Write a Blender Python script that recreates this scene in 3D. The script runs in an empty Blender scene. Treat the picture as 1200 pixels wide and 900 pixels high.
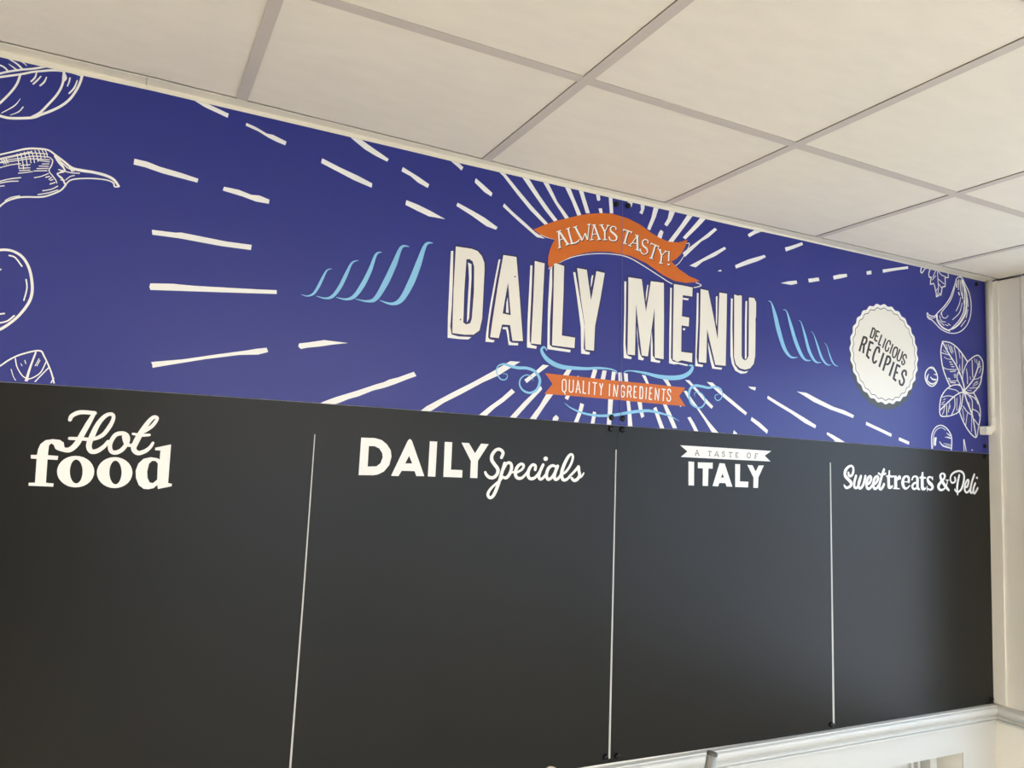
import bpy, bmesh, math
import numpy as np
from mathutils import Vector, Matrix
from mathutils.geometry import tessellate_polygon, delaunay_2d_cdt

SC = bpy.context.scene
# ------------------------------------------------------------------ camera, light, exposure
cam_d = bpy.data.cameras.new('camera'); cam = bpy.data.objects.new('camera', cam_d)
SC.collection.objects.link(cam); SC.camera = cam
cam_d.sensor_width = 36.0; cam_d.lens = 903.07 / 1200 * 36.0; cam_d.clip_start = 0.02
RM = [[0.8912847528876188, 0.4452616913983295, -0.08575264102728919],
      [-0.4516062971992386, 0.8886635469594137, -0.07955408622759008],
      [0.04078285914510283, 0.10963177677394753, 0.9931352535890254]]
m = Matrix.Identity(4)
for i in range(3):
    m[i][0] = RM[i][0]; m[i][1] = RM[i][2]; m[i][2] = -RM[i][1]
m[0][3], m[1][3], m[2][3] = -0.27240, -1.78621, 1.70672
cam.matrix_world = m

VS = SC.view_settings
VS.view_transform = 'Standard'; VS.look = 'None'; VS.gamma = 1.0; VS.use_curve_mapping = False
VS.exposure = EXPO = 0.70
SKY = 3.0            # overcast daylight outside
LAMP = 215.0          # each ceiling light panel, watts

W = bpy.data.worlds.new('daylight'); SC.world = W; W.use_nodes = True
nt = W.node_tree; nt.nodes.clear()
o_ = nt.nodes.new('ShaderNodeOutputWorld'); b_ = nt.nodes.new('ShaderNodeBackground')
tc = nt.nodes.new('ShaderNodeTexCoord'); sx = nt.nodes.new('ShaderNodeSeparateXYZ'); cr = nt.nodes.new('ShaderNodeValToRGB')
nt.links.new(tc.outputs['Generated'], sx.inputs[0]); nt.links.new(sx.outputs['Z'], cr.inputs[0])
cr.color_ramp.elements[0].position = 0.0; cr.color_ramp.elements[0].color = (0.50, 0.55, 0.63, 1)
cr.color_ramp.elements[1].position = 0.12; cr.color_ramp.elements[1].color = (0.58, 0.77, 1.0, 1)
nt.links.new(cr.outputs[0], b_.inputs[0]); b_.inputs[1].default_value = SKY; nt.links.new(b_.outputs[0], o_.inputs[0])

# room: x from XL to the right wall, y from YB to 0, z 0..2.5 ; menu wall is y = 0
XL, YB, HC = -3.4, -6.5, 2.5
def XR(z): return 2.634 + (z - 0.93) * 0.0134     # the right wall leans a little
WIN1 = (-2.75, -0.275, 0.70, 2.30)                 # near window in the right wall: y0,y1,z0,z1
WIN3 = (-6.2, -3.1, 0.60, 2.34)                   # far window in the right wall
WIN2 = (-0.2, 2.45, 0.30, 2.34)                    # shop window behind the camera: x0,x1,z0,z1

def portal(name, loc, rot, sx_, sy_):
    l = bpy.data.lights.new(name, 'AREA'); l.shape = 'RECTANGLE'; l.size = sx_; l.size_y = sy_
    l.cycles.is_portal = True
    o = bpy.data.objects.new(name, l); SC.collection.objects.link(o); o.location = loc; o.rotation_euler = rot
portal('window_portal', (XR(1.6) + 0.14, (WIN1[0] + WIN1[1]) / 2, (WIN1[2] + WIN1[3]) / 2), (0, math.pi / 2, 0), WIN1[3] - WIN1[2], WIN1[1] - WIN1[0])
portal('window_portal', (XR(1.6) + 0.14, (WIN3[0] + WIN3[1]) / 2, (WIN3[2] + WIN3[3]) / 2), (0, math.pi / 2, 0), WIN3[3] - WIN3[2], WIN3[1] - WIN3[0])
portal('window_portal', ((WIN2[0] + WIN2[1]) / 2, YB - 0.14, (WIN2[2] + WIN2[3]) / 2), (math.pi / 2, 0, 0), WIN2[1] - WIN2[0], WIN2[3] - WIN2[2])

# ------------------------------------------------------------------ helpers
def mat(name, col, rough=0.5, spec=0.5, metal=0.0, bump=None, var=None, emit=None):
    M = bpy.data.materials.new(name); M.use_nodes = True
    n = M.node_tree; p = n.nodes['Principled BSDF']
    p.inputs['Base Color'].default_value = (*col, 1); p.inputs['Roughness'].default_value = rough
    p.inputs['Specular IOR Level'].default_value = spec; p.inputs['Metallic'].default_value = metal
    t = n.nodes.new('ShaderNodeTexCoord')
    def noise(scale, stretch=(1, 1, 1), detail=4):
        mp = n.nodes.new('ShaderNodeMapping'); mp.inputs['Scale'].default_value = stretch
        q = n.nodes.new('ShaderNodeTexNoise'); q.inputs['Scale'].default_value = scale; q.inputs['Detail'].default_value = detail
        n.links.new(t.outputs['Object'], mp.inputs[0]); n.links.new(mp.outputs[0], q.inputs['Vector']); return q
    if var:                                        # (scale, stretch, amount, second colour)
        q = noise(var[0], var[1]); r = n.nodes.new('ShaderNodeValToRGB')
        r.color_ramp.elements[0].position = 0.35; r.color_ramp.elements[1].position = 0.65
        r.color_ramp.elements[0].color = (*var[3], 1); r.color_ramp.elements[1].color = (*col, 1)
        mx = n.nodes.new('ShaderNodeMix'); mx.data_type = 'RGBA'; mx.inputs['Factor'].default_value = var[2]
        mx.inputs['A'].default_value = (*col, 1); n.links.new(q.outputs['Fac'], r.inputs[0])
        n.links.new(r.outputs[0], mx.inputs['B']); n.links.new(mx.outputs['Result'], p.inputs['Base Color'])
    if bump:                                       # (scale, stretch, strength, distance)
        q = noise(bump[0], bump[1], 6); bp = n.nodes.new('ShaderNodeBump')
        bp.inputs['Strength'].default_value = bump[2]; bp.inputs['Distance'].default_value = bump[3]
        n.links.new(q.outputs['Fac'], bp.inputs['Height']); n.links.new(bp.outputs[0], p.inputs['Normal'])
    if emit:
        p.inputs['Emission Color'].default_value = (*emit[0], 1); p.inputs['Emission Strength'].default_value = emit[1]
    return M
ONE = (1, 1, 1)
GL = dict(rough=0.36, spec=0.45)
GB = dict(rough=0.34, spec=0.33)
M_blue = mat('blue_print', (0.018, 0.027, 0.225), bump=(900, ONE, 0.05, 0.0005), **GL)
M_black = mat('blackboard', (0.002, 0.0022, 0.001), bump=(900, ONE, 0.05, 0.0005), **GB)
M_cream = mat('cream_print', (0.80, 0.78, 0.71), **GL)
M_white = mat('white_print', (0.84, 0.84, 0.82), **GL)
M_grey = mat('grey_print', (0.52, 0.52, 0.49), **GL)
M_navy = mat('navy_print', (0.022, 0.022, 0.11), **GL)
M_orange = mat('orange_print', (0.60, 0.135, 0.009), **GL)
M_ltblue = mat('light_blue_print', (0.24, 0.55, 0.80), **GL)
M_dark = mat('charcoal_print', (0.035, 0.042, 0.04), **GL)
M_seam = mat('panel_edge', (0.13, 0.13, 0.36), 0.4)
M_ink = mat('black_print', (0.018, 0.016, 0.016), **GL)
M_wall = mat('cream_wall_paint', (0.88, 0.855, 0.785), 0.5, 0.4, bump=(14, ONE, 0.12, 0.004), var=(3, ONE, 0.35, (0.82, 0.79, 0.715)))
M_back = mat('reflection_darkening_wall', (0.05, 0.047, 0.04), 0.6, 0.3)  # unseen wall coloured dark so the boards reflect little from it
M_gloss = mat('white_gloss_paint', (0.63, 0.63, 0.60), 0.42, 0.5, bump=(20, (0.3, 1, 1), 0.10, 0.002))
M_trim = mat('ivory_metal_trim', (0.78, 0.74, 0.62), 0.45, 0.4)
M_tile = mat('mineral_fibre_tile', (0.87, 0.825, 0.72), 0.9, 0.1, bump=(160, (0.35, 1, 1), 0.35, 0.002), var=(26, (0.35, 1, 1), 0.5, (0.82, 0.775, 0.675)))
M_bar = mat('ceiling_bar_paint', (0.62, 0.57, 0.51), 0.5, 0.3)
M_shade = mat('cavity_shade', (0.03, 0.025, 0.02), 0.9, 0.0)  # near-black colour puts the shade of the ceiling cavity into the surface
M_floor = mat('beige_vinyl_floor', (0.60, 0.56, 0.50), 0.45, 0.4, var=(6, ONE, 0.5, (0.53, 0.49, 0.43)))
M_pvc = mat('ivory_pvc', (0.88, 0.86, 0.78), 0.35, 0.5)
M_cap = mat('black_screw_cap', (0.004, 0.004, 0.005), 0.3, 0.25)
M_steel = mat('grey_painted_steel', (0.33, 0.34, 0.33), 0.35, 0.5, 0.3)
M_plug = mat('dark_grey_plastic', (0.09, 0.09, 0.085), 0.5, 0.4)
M_butter = mat('cream_plastic', (0.72, 0.66, 0.52), 0.4, 0.5)
M_lamp = mat('light_diffuser', (0.9, 0.9, 0.9), 0.5, emit=((1.0, 0.89, 0.74), LAMP / 10))
M_glass = bpy.data.materials.new('window_glass'); M_glass.use_nodes = True
gn = M_glass.node_tree; gn.nodes.clear()
go = gn.nodes.new('ShaderNodeOutputMaterial'); gt = gn.nodes.new('ShaderNodeBsdfTransparent'); gg = gn.nodes.new('ShaderNodeBsdfGlossy')
gm = gn.nodes.new('ShaderNodeMixShader'); gm.inputs[0].default_value = 0.06; gg.inputs['Roughness'].default_value = 0.02
gn.links.new(gt.outputs[0], gm.inputs[1]); gn.links.new(gg.outputs[0], gm.inputs[2]); gn.links.new(gm.outputs[0], go.inputs[0])

def link(name, bm, material, parent=None, smooth=False):
    me = bpy.data.meshes.new(name); bm.to_mesh(me); bm.free(); me.materials.append(material)
    if smooth:
        for f in me.polygons: f.use_smooth = True
    o = bpy.data.objects.new(name, me); SC.collection.objects.link(o)
    if parent is not None:
        o.parent = parent; o.matrix_parent_inverse = parent.matrix_world.inverted()
    return o
def struct(o): o['kind'] = 'structure'; return o
def thing(o, label, cat, group=None):
    o['label'] = label; o['category'] = cat
    if group: o['group'] = group
    return o
def box(bm, x0, x1, y0, y1, z0, z1, lean=False):
    d = (lambda z: XR(z)) if lean else (lambda z: 0.0)
    v = [bm.verts.new((x + d(z), y, z)) for z in (z0, z1) for y in (y0, y1) for x in (x0, x1)]
    for f in ((0, 2, 3, 1), (4, 5, 7, 6), (0, 1, 5, 4), (2, 6, 7, 3), (0, 4, 6, 2), (1, 3, 7, 5)):
        bm.faces.new([v[i] for i in f])
def prism(bm, pts, y0, y1):
    """pts: (x, z) outline pushed from y0 (front) to y1"""
    a = [bm.verts.new((x, y0, z)) for x, z in pts]; b = [bm.verts.new((x, y1, z)) for x, z in pts]
    n = len(pts)
    for t in tessellate_polygon([[Vector((x, z, 0)) for x, z in pts]]):
        bm.faces.new([a[i] for i in t]); bm.faces.new([b[i] for i in reversed(t)])
    for i in range(n):
        j = (i + 1) % n; bm.faces.new([a[i], a[j], b[j], b[i]])
def tube(bm, path, r, seg=20, cap=True):
    """round tube along a path of points, radius a number or a list"""
    rs = r if isinstance(r, (list, tuple)) else [r] * len(path)
    P_ = [Vector(p) for p in path]; rings = []; ref = Vector((0, 1, 0)) if abs((P_[1] - P_[0]).normalized().y) < 0.9 else Vector((1, 0, 0))
    for i, p in enumerate(P_):
        t = (P_[min(i + 1, len(P_) - 1)] - P_[max(i - 1, 0)]).normalized()
        u = t.cross(ref).normalized(); v = t.cross(u).normalized()
        rings.append([bm.verts.new(p + (u * math.cos(k * 2 * math.pi / seg) + v * math.sin(k * 2 * math.pi / seg)) * rs[i]) for k in range(seg)])
    for a, b in zip(rings, rings[1:]):
        for k in range(seg):
            bm.faces.new([a[k], a[(k + 1) % seg], b[(k + 1) % seg], b[k]])
    if cap: bm.faces.new(rings[0]); bm.faces.new(list(reversed(rings[-1])))
def fixn(bm): bmesh.ops.recalc_face_normals(bm, faces=bm.faces); return bm

# ------------------------------------------------------------------ printed artwork, in wall coordinates (tenths of a millimetre)
def pairs(L): return [Vector((L[i] * 1e-4, L[i + 1] * 1e-4)) for i in range(0, len(L), 2)]
def spline(P_, Wd, closed, n=6):
    if len(P_) < 3: return P_, Wd
    N = len(P_); out = []; ow = []
    rng = range(N if closed else N - 1)
    for i in rng:
        g = (lambda k: P_[k % N]) if closed else (lambda k: P_[min(max(k, 0), N - 1)])
        p0, p1, p2, p3 = g(i - 1), g(i), g(i + 1), g(i + 2); w1, w2 = Wd[i], Wd[(i + 1) % N]
        for s in range(n):
            t = s / n; t2 = t * t; t3 = t2 * t
            out.append(0.5 * (2 * p1 + (p2 - p0) * t + (2 * p0 - 5 * p1 + 4 * p2 - p3) * t2 + (3 * p1 - 3 * p2 + p3 - p0) * t3))
            ow.append(w1 + (w2 - w1) * t)
    if not closed: out.append(P_[-1]); ow.append(Wd[-1])
    return out, ow
def disc(bm, c, r, y, n=12):
    vs = [bm.verts.new((c.x + r * math.cos(k * 2 * math.pi / n), y, c.y + r * math.sin(k * 2 * math.pi / n))) for k in range(n)]
    bm.faces.new(vs)
def ink(bm, item, y):
    if item[0] == 'P':
        _, sm, outer, holes = item
        o = pairs(outer); hs = [pairs(h) for h in holes]
        if sm: o = spline(o, [0] * len(o), True)[0]
        allp = o + [q for h in hs for q in h]
        vs = [bm.verts.new((q.x, y, q.y)) for q in allp]
        for t in tessellate_polygon([[q.to_3d() for q in l] for l in [o] + hs]):
            try: bm.faces.new([vs[i] for i in t])
            except ValueError: pass
        return
    _, closed, sm, pts, ws = item
    P_ = pairs(pts); Wd = [w * 1e-4 for w in ws]
    if len(Wd) == 1: Wd = Wd * len(P_)
    if sm:
        P_, Wd = spline(P_, Wd, closed)
        N = len(P_); L = []; Rr = []
        for i in range(N):
            a = P_[(i - 1) % N] if closed or i else P_[0]; b = P_[(i + 1) % N] if closed or i < N - 1 else P_[-1]
            t = b - a
            if t.length < 1e-9: t = Vector((1, 0))
            nrm = Vector((-t.y, t.x)).normalized() * Wd[i] / 2
            L.append(bm.verts.new((P_[i].x + nrm.x, y, P_[i].y + nrm.y))); Rr.append(bm.verts.new((P_[i].x - nrm.x, y, P_[i].y - nrm.y)))
        for i in range(N if closed else N - 1):
            j = (i + 1) % N; bm.faces.new([L[i], L[j], Rr[j], Rr[i]])
        if not closed:
            for k in (0, -1):
                if Wd[k] > 0.0015: disc(bm, P_[k], Wd[k] / 2, y)
    else:
        N = len(P_)
        for i in range(N if closed else N - 1):
            a, b = P_[i], P_[(i + 1) % N]; t = (b - a).normalized(); n0 = Vector((-t.y, t.x))
            q = [a + n0 * Wd[i] / 2, b + n0 * Wd[(i + 1) % N] / 2, b - n0 * Wd[(i + 1) % N] / 2, a - n0 * Wd[i] / 2]
            bm.faces.new([bm.verts.new((v.x, y, v.y)) for v in q])
        if N > 2:
            for i in (range(N) if closed else range(1, N - 1)): disc(bm, P_[i], Wd[i] / 2, y, 8)
def cut(bm, co, no):
    """keep the side the normal points away from"""
    g = bm.verts[:] + bm.edges[:] + bm.faces[:]
    bmesh.ops.bisect_plane(bm, geom=g, dist=1e-7, plane_co=co, plane_no=no, clear_outer=True)
def face_front(bm):
    for f in bm.faces:
        f.normal_update()
        if f.normal.y > 0: f.normal_flip()

# board outlines (x, z) along the wall
TOP = [(-0.90, 2.4840), (-0.5558, 2.4858), (-0.4055, 2.4873), (-0.2755, 2.4893), (0.0949, 2.4887), (0.3089, 2.4880), (0.4500, 2.4867), (0.7016, 2.4877),
       (0.9536, 2.4880), (1.1085, 2.4895), (1.3741, 2.4902), (1.6687, 2.4937), (1.9973, 2.4950), (2.6419, 2.4983)]
BOT = [(-0.90, 1.8340), (-0.4936, 1.8357), (-0.2855, 1.8384), (0.2608, 1.8408), (0.9657, 1.8400), (1.3820, 1.8408), (2.1614, 1.8386), (2.6391, 1.8374)]
def interp(T, x):
    for (a, b), (c, d) in zip(T, T[1:]):
        if a <= x <= c: return b + (d - b) * (x - a) / (c - a)
    return T[0][1] if x < T[0][0] else T[-1][1]
ST, SB = (0.9536, 2.4880), (0.9657, 1.8400)      # seam of the header panels
KT, KB = (0.9560, 1.8390), (0.9650, 0.9400)      # seam of the black panels
KBOT = [(-0.90, 0.942), (0.965, 0.9400), (1.5266, 0.9350), (2.0149, 0.9350), (2.6300, 0.9349)]
T_ = 0.003
ART={
 'ray': [('P',0,[-2429,25064,-2033,24998,-1717,24907,-1202,24773,-1217,24674,-1708,24799,-2163,24988],[]),('P',0,[-810,24654,-596,24604,-352,24510,-210,24513,101,24422,79,24329,-103,24364,-298,24420,-543,24520,-819,24585],[]),('P',0,[-2996,23313,-2747,23302,-2491,23244,-2105,23203,-1709,23142,-1724,23051,-2052,23079,-2438,23112,-2778,23172,-3001,23184],[]),('P',0,[-1170,23073,-852,23064,-570,23002,-408,23024,-178,22970,-185,22872,-467,22867,-749,22926,-1190,22980],[]),('P',0,[-2533,21836,-2059,21855,-1954,21878,-1564,21861,-1030,21838,-484,21853,-494,21733,-1110,21717,-1986,21744,-2516,21731],[]),('P',0,[-2465,20676,-2031,20730,-1648,20744,-1039,20794,-317,20854,133,20899,140,20811,-493,20741,-1293,20657,-2060,20576,-2453,20534,-2478,20595],[]),('P',0,[-2312,19001,-1689,19123,-1054,19291,-396,19455,-217,19508,10,19557,50,19464,-162,19383,-568,19332,-1263,19166,-1889,18992,-2273,18882,-2287,18953],[]),('P',0,[718,19733,924,19780,1287,19876,1853,19868,1493,19793,1199,19715,908,19654,766,19609,704,19662],[]),('P',0,[1242,18357,1336,18426,1625,18560,2170,18773,2575,18943,2782,19020,2911,19093,3149,19172,3334,19257,3522,19340,3594,19241,3368,19142,3051,18991,2791,18881,2532,18798,2179,18627,1954,18548,1709,18429,1563,18368],[]),('P',0,[1405,24992,1670,24937,1831,24895,2162,24738,2564,24556,2531,24478,2227,24562,1952,24663,1623,24856],[]),('P',0,[944,24209,1413,24069,1838,23963,2190,23850,2181,23740,1741,23836,1317,23969,927,24089],[]),('P',0,[2936,24430,3350,24270,3655,24133,3620,24031,3359,24116,3154,24239,2910,24314],[]),('P',0,[3079,23606,3392,23547,3739,23448,4140,23312,3690,23305,3401,23383,3059,23482],[]),('P',0,[4065,24990,4257,24942,4419,24872,4560,24780,4512,24681,4393,24759,4165,24891],[]),('P',0,[4922,24565,5143,24438,5418,24262,5391,24164,5183,24244,4898,24444],[]),('P',0,[4449,23810,4845,23688,5217,23558,5610,23372,5570,23295,5289,23342,4852,23547,4418,23719],[]),('P',0,[5774,24052,6015,23884,6411,23645,6723,23445,7045,23312,6795,23308,6549,23454,6195,23664,5845,23890,5737,23959],[]),('P',0,[5459,24962,5691,24934,6156,24521,6606,24136,7120,23748,7020,23697,6568,24010,6164,24364,5719,24783],[]),('P',0,[6224,24931,6450,24919,6810,24495,7135,24159,7415,23898,7304,23838,7003,24113,6680,24449],[]),('P',0,[6880,24931,7059,24928,7394,24411,7773,24038,7661,23976,7305,24373],[]),('P',0,[7554,24971,7752,24951,7936,24599,8169,24194,8046,24138,7846,24520],[]),('P',0,[8034,24948,8184,24945,8287,24686,8452,24289,8321,24264,8218,24507],[]),('P',0,[8619,24935,8762,24947,8778,24750,8742,24702,8674,24713],[]),('P',0,[8730,24483,8844,24510,8877,24378,8773,24358],[]),('P',0,[9051,24972,9177,24981,9234,24438,9118,24416],[]),('P',0,[9708,25037,9909,25043,9893,24870,9857,24743,9736,24771],[]),('P',0,[10164,24957,10331,24969,10311,24771,10245,24596,10137,24631,10195,24728],[]),('P',0,[10666,24970,10848,24970,10727,24592,10532,24169,10428,24202,10573,24563],[]),('P',0,[11241,24982,11481,24997,11303,24613,11149,24402,11043,24443,11170,24654],[]),('P',0,[10917,24260,11023,24214,10950,23985,10794,24001,10842,24139],[]),('P',0,[11993,25029,12212,25040,11839,24558,11371,23950,11171,23916,11625,24497],[]),('P',0,[12516,25040,12739,25037,12330,24603,11848,24129,11740,24167,12057,24510],[]),('P',0,[12970,24688,13067,24647,12723,24339,12448,24167,11832,23583,11749,23696,12068,23960,12501,24300],[]),('P',0,[13376,24160,13434,24102,13012,23807,12514,23548,12255,23331,12015,23346,12349,23544,12843,23846],[]),('P',0,[13215,23415,13273,23365,13103,23339],[]),('P',0,[13803,23642,14339,23910,15027,24174,15088,24110,14757,23931,14282,23731,13839,23543],[]),('P',0,[14313,24719,14718,24991,15112,25133,14991,24961,14629,24789,14380,24639],[]),('P',0,[15909,24565,16174,24658,16687,24875,16726,24790,16365,24619,15960,24441],[]),('P',0,[15725,23360,16050,23464,16430,23549,16468,23451,16208,23370,15988,23361],[]),('P',0,[16958,23685,17206,23742,17437,23805,17483,23691,17206,23617,16997,23562],[]),('P',0,[18120,23957,18414,24051,18780,24131,18806,24031,18447,23918,18153,23835],[]),('P',0,[19763,24367,20002,24435,20021,24306,19783,24249],[]),('P',0,[20588,24561,21149,24700,21946,24893,21959,24801,21375,24658,20608,24447],[]),('P',0,[14377,19899,14699,19905,14671,19795,14494,19830],[]),('P',0,[14531,18963,14855,18817,15212,18596,15171,18482,14856,18663,14492,18860],[]),('P',0,[15194,19677,15568,19536,16183,19310,16809,19079,17308,18881,17269,18777,16809,18919,16183,19196,15569,19423,15170,19586],[]),('P',0,[16444,19914,16874,19903,17453,19726,18110,19541,18612,19459,19088,19325,19039,19226,18577,19328,17976,19437,17194,19637,16747,19810],[]),('P',0,[17807,18688,18103,18603,18569,18431,18905,18269,18366,18243,18102,18463,17787,18608],[]),('P',0,[19676,19148,20168,19019,20958,18812,20927,18702,20380,18852,19660,19036],[]),('P',0,[21336,18713,21870,18587,21841,18478,21307,18605],[]),('P',0,[13818,18520,13952,18433,13933,18369,13775,18388],[]),('P',0,[11917,19880,12076,19889,12330,19685,12695,19402,12998,19183,12937,19101,12698,19260,12368,19546,12078,19776],[]),('P',0,[11871,19548,11976,19570,12193,19335,12485,19046,12816,18730,13224,18386,13004,18345,12670,18749,12377,19067,12052,19324],[]),('P',0,[12027,18776,12133,18811,12278,18639,12461,18370,12319,18362,12173,18576],[]),('P',0,[12734,19896,12961,19895,13316,19652,13694,19451,14076,19233,14339,19085,14289,19000,14039,19128,13620,19358,13243,19574],[]),('P',0,[9546,19883,9661,19894,9689,19642,9562,19641],[]),('P',0,[9728,19888,9866,19877,9887,19640,9765,19639],[]),('P',0,[10353,19892,10488,19885,10624,19638,10524,19647],[]),('P',0,[11096,19846,11282,19837,11420,19639,11286,19645],[]),('P',0,[9844,19124,9961,19128,10014,18822,10077,18368,9919,18359,9899,18766],[]),('P',0,[10220,19116,10374,19120,10410,18899,10475,18708,10372,18653,10293,18842],[]),('P',0,[10783,18962,10888,19012,10984,18816,11192,18411,11040,18402,10895,18712],[]),('P',0,[11114,19122,11246,19119,11412,18871,11655,18439,11500,18430,11291,18788],[]),('P',0,[7897,19842,8035,19843,7925,19638,7746,19634],[]),('P',0,[8708,19894,8848,19888,8764,19622,8628,19623],[]),('P',0,[9020,19897,9155,19896,9108,19626,8960,19626],[]),('P',0,[9336,19900,9464,19885,9431,19628,9306,19630],[]),('P',0,[8196,19654,8241,19674,8272,19635],[]),('P',0,[7830,19023,7871,19103,7996,19113,7936,18980],[]),('P',0,[8328,18932,8451,18902,8397,18704,8273,18385,8138,18382,8276,18708],[]),('P',0,[8748,18733,8851,18709,8801,18380,8678,18380],[]),('P',0,[7497,18488,7582,18557,7673,18487,7647,18409,7472,18398],[]),('P',0,[9235,19106,9393,19110,9373,18746,9352,18401,9205,18392,9230,18762],[]),('P',0,[6148,19866,6440,19877,5821,19458,5394,19243,4796,18887,4347,18638,4042,18420,3825,18304,3732,18381,3902,18520,4562,18912,5108,19218,5622,19529],[]),('P',0,[6221,19145,6320,19064,6000,18784,5763,18612,5486,18352,5248,18336,5616,18645,5946,18891],[]),('P',0,[7121,19870,7310,19863,7029,19645,6657,19333,6583,19415,6858,19629],[]),('P',0,[7087,19294,7128,19209,6832,18895,6563,18600,6350,18362,6158,18350,6608,18840,6908,19128],[]),('P',0,[7255,19085,7473,19102,7238,18787,6968,18390,6770,18377,7066,18762],[]),('P',0,[11792,19097,11791,19093,11789,19088,11786,19084,11782,19081,11778,19078,11772,19076,11767,19076,11761,19076,11756,19077,11751,19079,11747,19082,11744,19085,11742,19089,11741,19094,11742,19098,11744,19103,11746,19107,11750,19110,11755,19113,11760,19115,11766,19116,11772,19115,11777,19114,11782,19112,11786,19109,11789,19106,11791,19102],[])],
 'ribbon': [('P',0,[6679,23493,6831,23585,7020,23696,7333,23849,7701,23999,8100,24164,8509,24286,8847,24367,9164,24413,9273,24412,9718,24382,10172,24275,10585,24093,10898,23998,11213,23944,11583,23986,11913,24122,11826,23875,11670,23631,11498,23464,11331,23359,11600,23185,11978,23026,12404,22937,12198,22863,11875,22793,11449,22795,11028,22903,10405,23168,9849,23289,9115,23293,8453,23174,9067,23289,8675,23224,8292,23111,7941,22975,7599,22776,7382,22632,7191,22515,7160,22663,7165,22859,7217,23064,7284,23228,7354,23339,7157,23349,6912,23393],[])],
 'ribbon_shadow_line': [('S',0,1,[7196,22499,7406,22647,7672,22814,7992,22968,8421,23105,8859,23196,9281,23247,9636,23254,9968,23196,10443,23033,10926,22852,11346,22701,11699,22681,12057,22684,12309,22732,12472,22814,12270,22866],[25,25,23,24,22,22,23,26,28,29,29,28,27,26,26,30,26]),('S',0,1,[11475,23252,11614,23361,11753,23543,11926,23833,11995,24021,11887,24008],[20,21,23,23,26,21]),('S',0,1,[6887,23395,7083,23360,7341,23348],[14,27,23])],
 'small_ribbon': [('P',0,[7199,19645,8302,19647,9281,19644,10599,19656,11933,19653,11701,19385,11944,19106,10614,19101,9298,19109,8322,19105,7202,19092,7436,19378],[])],
 'ribbon_lettering': [('S',0,0,[7456,23566,7505,23145],[50]),('S',0,0,[7473,23580,7623,23430,7754,23276],[61,61,62]),('S',0,0,[7389,23555,7528,23628],[25]),('S',0,0,[7457,23111,7546,23157],[25]),('S',0,0,[7693,23232,7808,23301],[26]),('S',0,0,[7490,23341,7643,23423],[21]),('S',0,0,[7749,23730,7807,23540,7890,23333],[57]),('S',0,0,[7688,23685,7816,23758],[26]),('S',0,0,[7841,23302,8003,23356,8107,23432],[35,34,35]),('S',0,0,[8125,23485,8097,23408],[29]),('S',0,0,[7973,23815,8094,23636,8223,23468],[63]),('S',0,0,[8223,23468,8302,23684],[27]),('S',0,0,[8302,23684,8393,23509],[53]),('S',0,0,[8393,23509,8429,23955],[31]),('S',0,0,[7911,23770,8041,23839],[26]),('S',0,0,[8370,23944,8480,23975],[26,27]),('S',0,0,[8585,23967,8548,23739,8521,23554],[28]),('S',0,0,[8598,23970,8688,23786,8780,23599],[59]),('S',0,0,[8560,23700,8716,23732],[22]),('S',0,0,[8520,23955,8649,23993],[27]),('S',0,0,[8470,23522,8581,23555],[26]),('S',0,0,[8711,23564,8840,23614],[26]),('S',0,0,[8832,24012,8901,23927,8957,23834],[54,54,55]),('S',0,0,[9056,24040,9006,23935,8957,23834],[30,30,29]),('S',0,0,[8957,23834,8963,23631],[53]),('S',0,0,[8767,24000,8910,24040],[27]),('S',0,0,[9011,24045,9122,24052],[28]),('S',0,0,[8898,23601,9035,23625],[27]),('S',0,1,[9333,23982,9315,24041,9229,24048,9151,23988,9167,23895,9276,23834,9358,23768,9343,23674,9242,23629,9135,23649,9112,23713],[39,27,27,40,60,64,61,38,28,37,44]),('S',0,1,[10457,23780,10448,23847,10346,23857,10270,23787,10290,23672,10410,23602,10447,23514,10381,23433,10263,23427,10186,23541],[42,30,28,46,62,62,47,27,33,48]),('S',0,0,[9596,24024,9879,23995],[30]),('S',0,0,[9602,24044,9581,23976],[25]),('S',0,0,[9885,24013,9847,23945],[24]),('S',0,0,[9752,24015,9691,23822,9641,23645],[57]),('S',0,0,[9585,23630,9714,23613],[30]),('S',0,0,[10074,23931,9936,23724,9808,23584],[27,27,26]),('S',0,0,[10074,23931,10087,23722,10099,23513],[68]),('S',0,0,[9904,23685,10081,23687],[26]),('S',0,0,[9768,23597,9884,23575],[30]),('S',0,0,[10026,23514,10174,23488],[30,31]),('S',0,0,[9997,23938,10121,23926],[30]),('S',0,0,[10576,23783,10852,23733],[31]),('S',0,0,[10579,23801,10560,23732],[27,26]),('S',0,0,[10862,23752,10829,23678],[26]),('S',0,0,[10724,23746,10661,23536,10597,23349],[56]),('S',0,0,[10529,23349,10666,23323],[31]),('S',0,0,[10878,23652,10925,23565,10962,23477],[53]),('S',0,0,[11122,23635,11040,23564,10962,23477],[26,27,27]),('S',0,0,[10962,23477,10933,23261],[55]),('S',0,0,[10812,23661,10948,23641],[28]),('S',0,0,[11062,23640,11178,23636],[27]),('S',0,0,[10874,23251,11009,23244],[30]),('S',0,0,[11230,23659,11219,23355],[53]),('S',0,0,[11221,23278,11222,23227],[71])],
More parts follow.
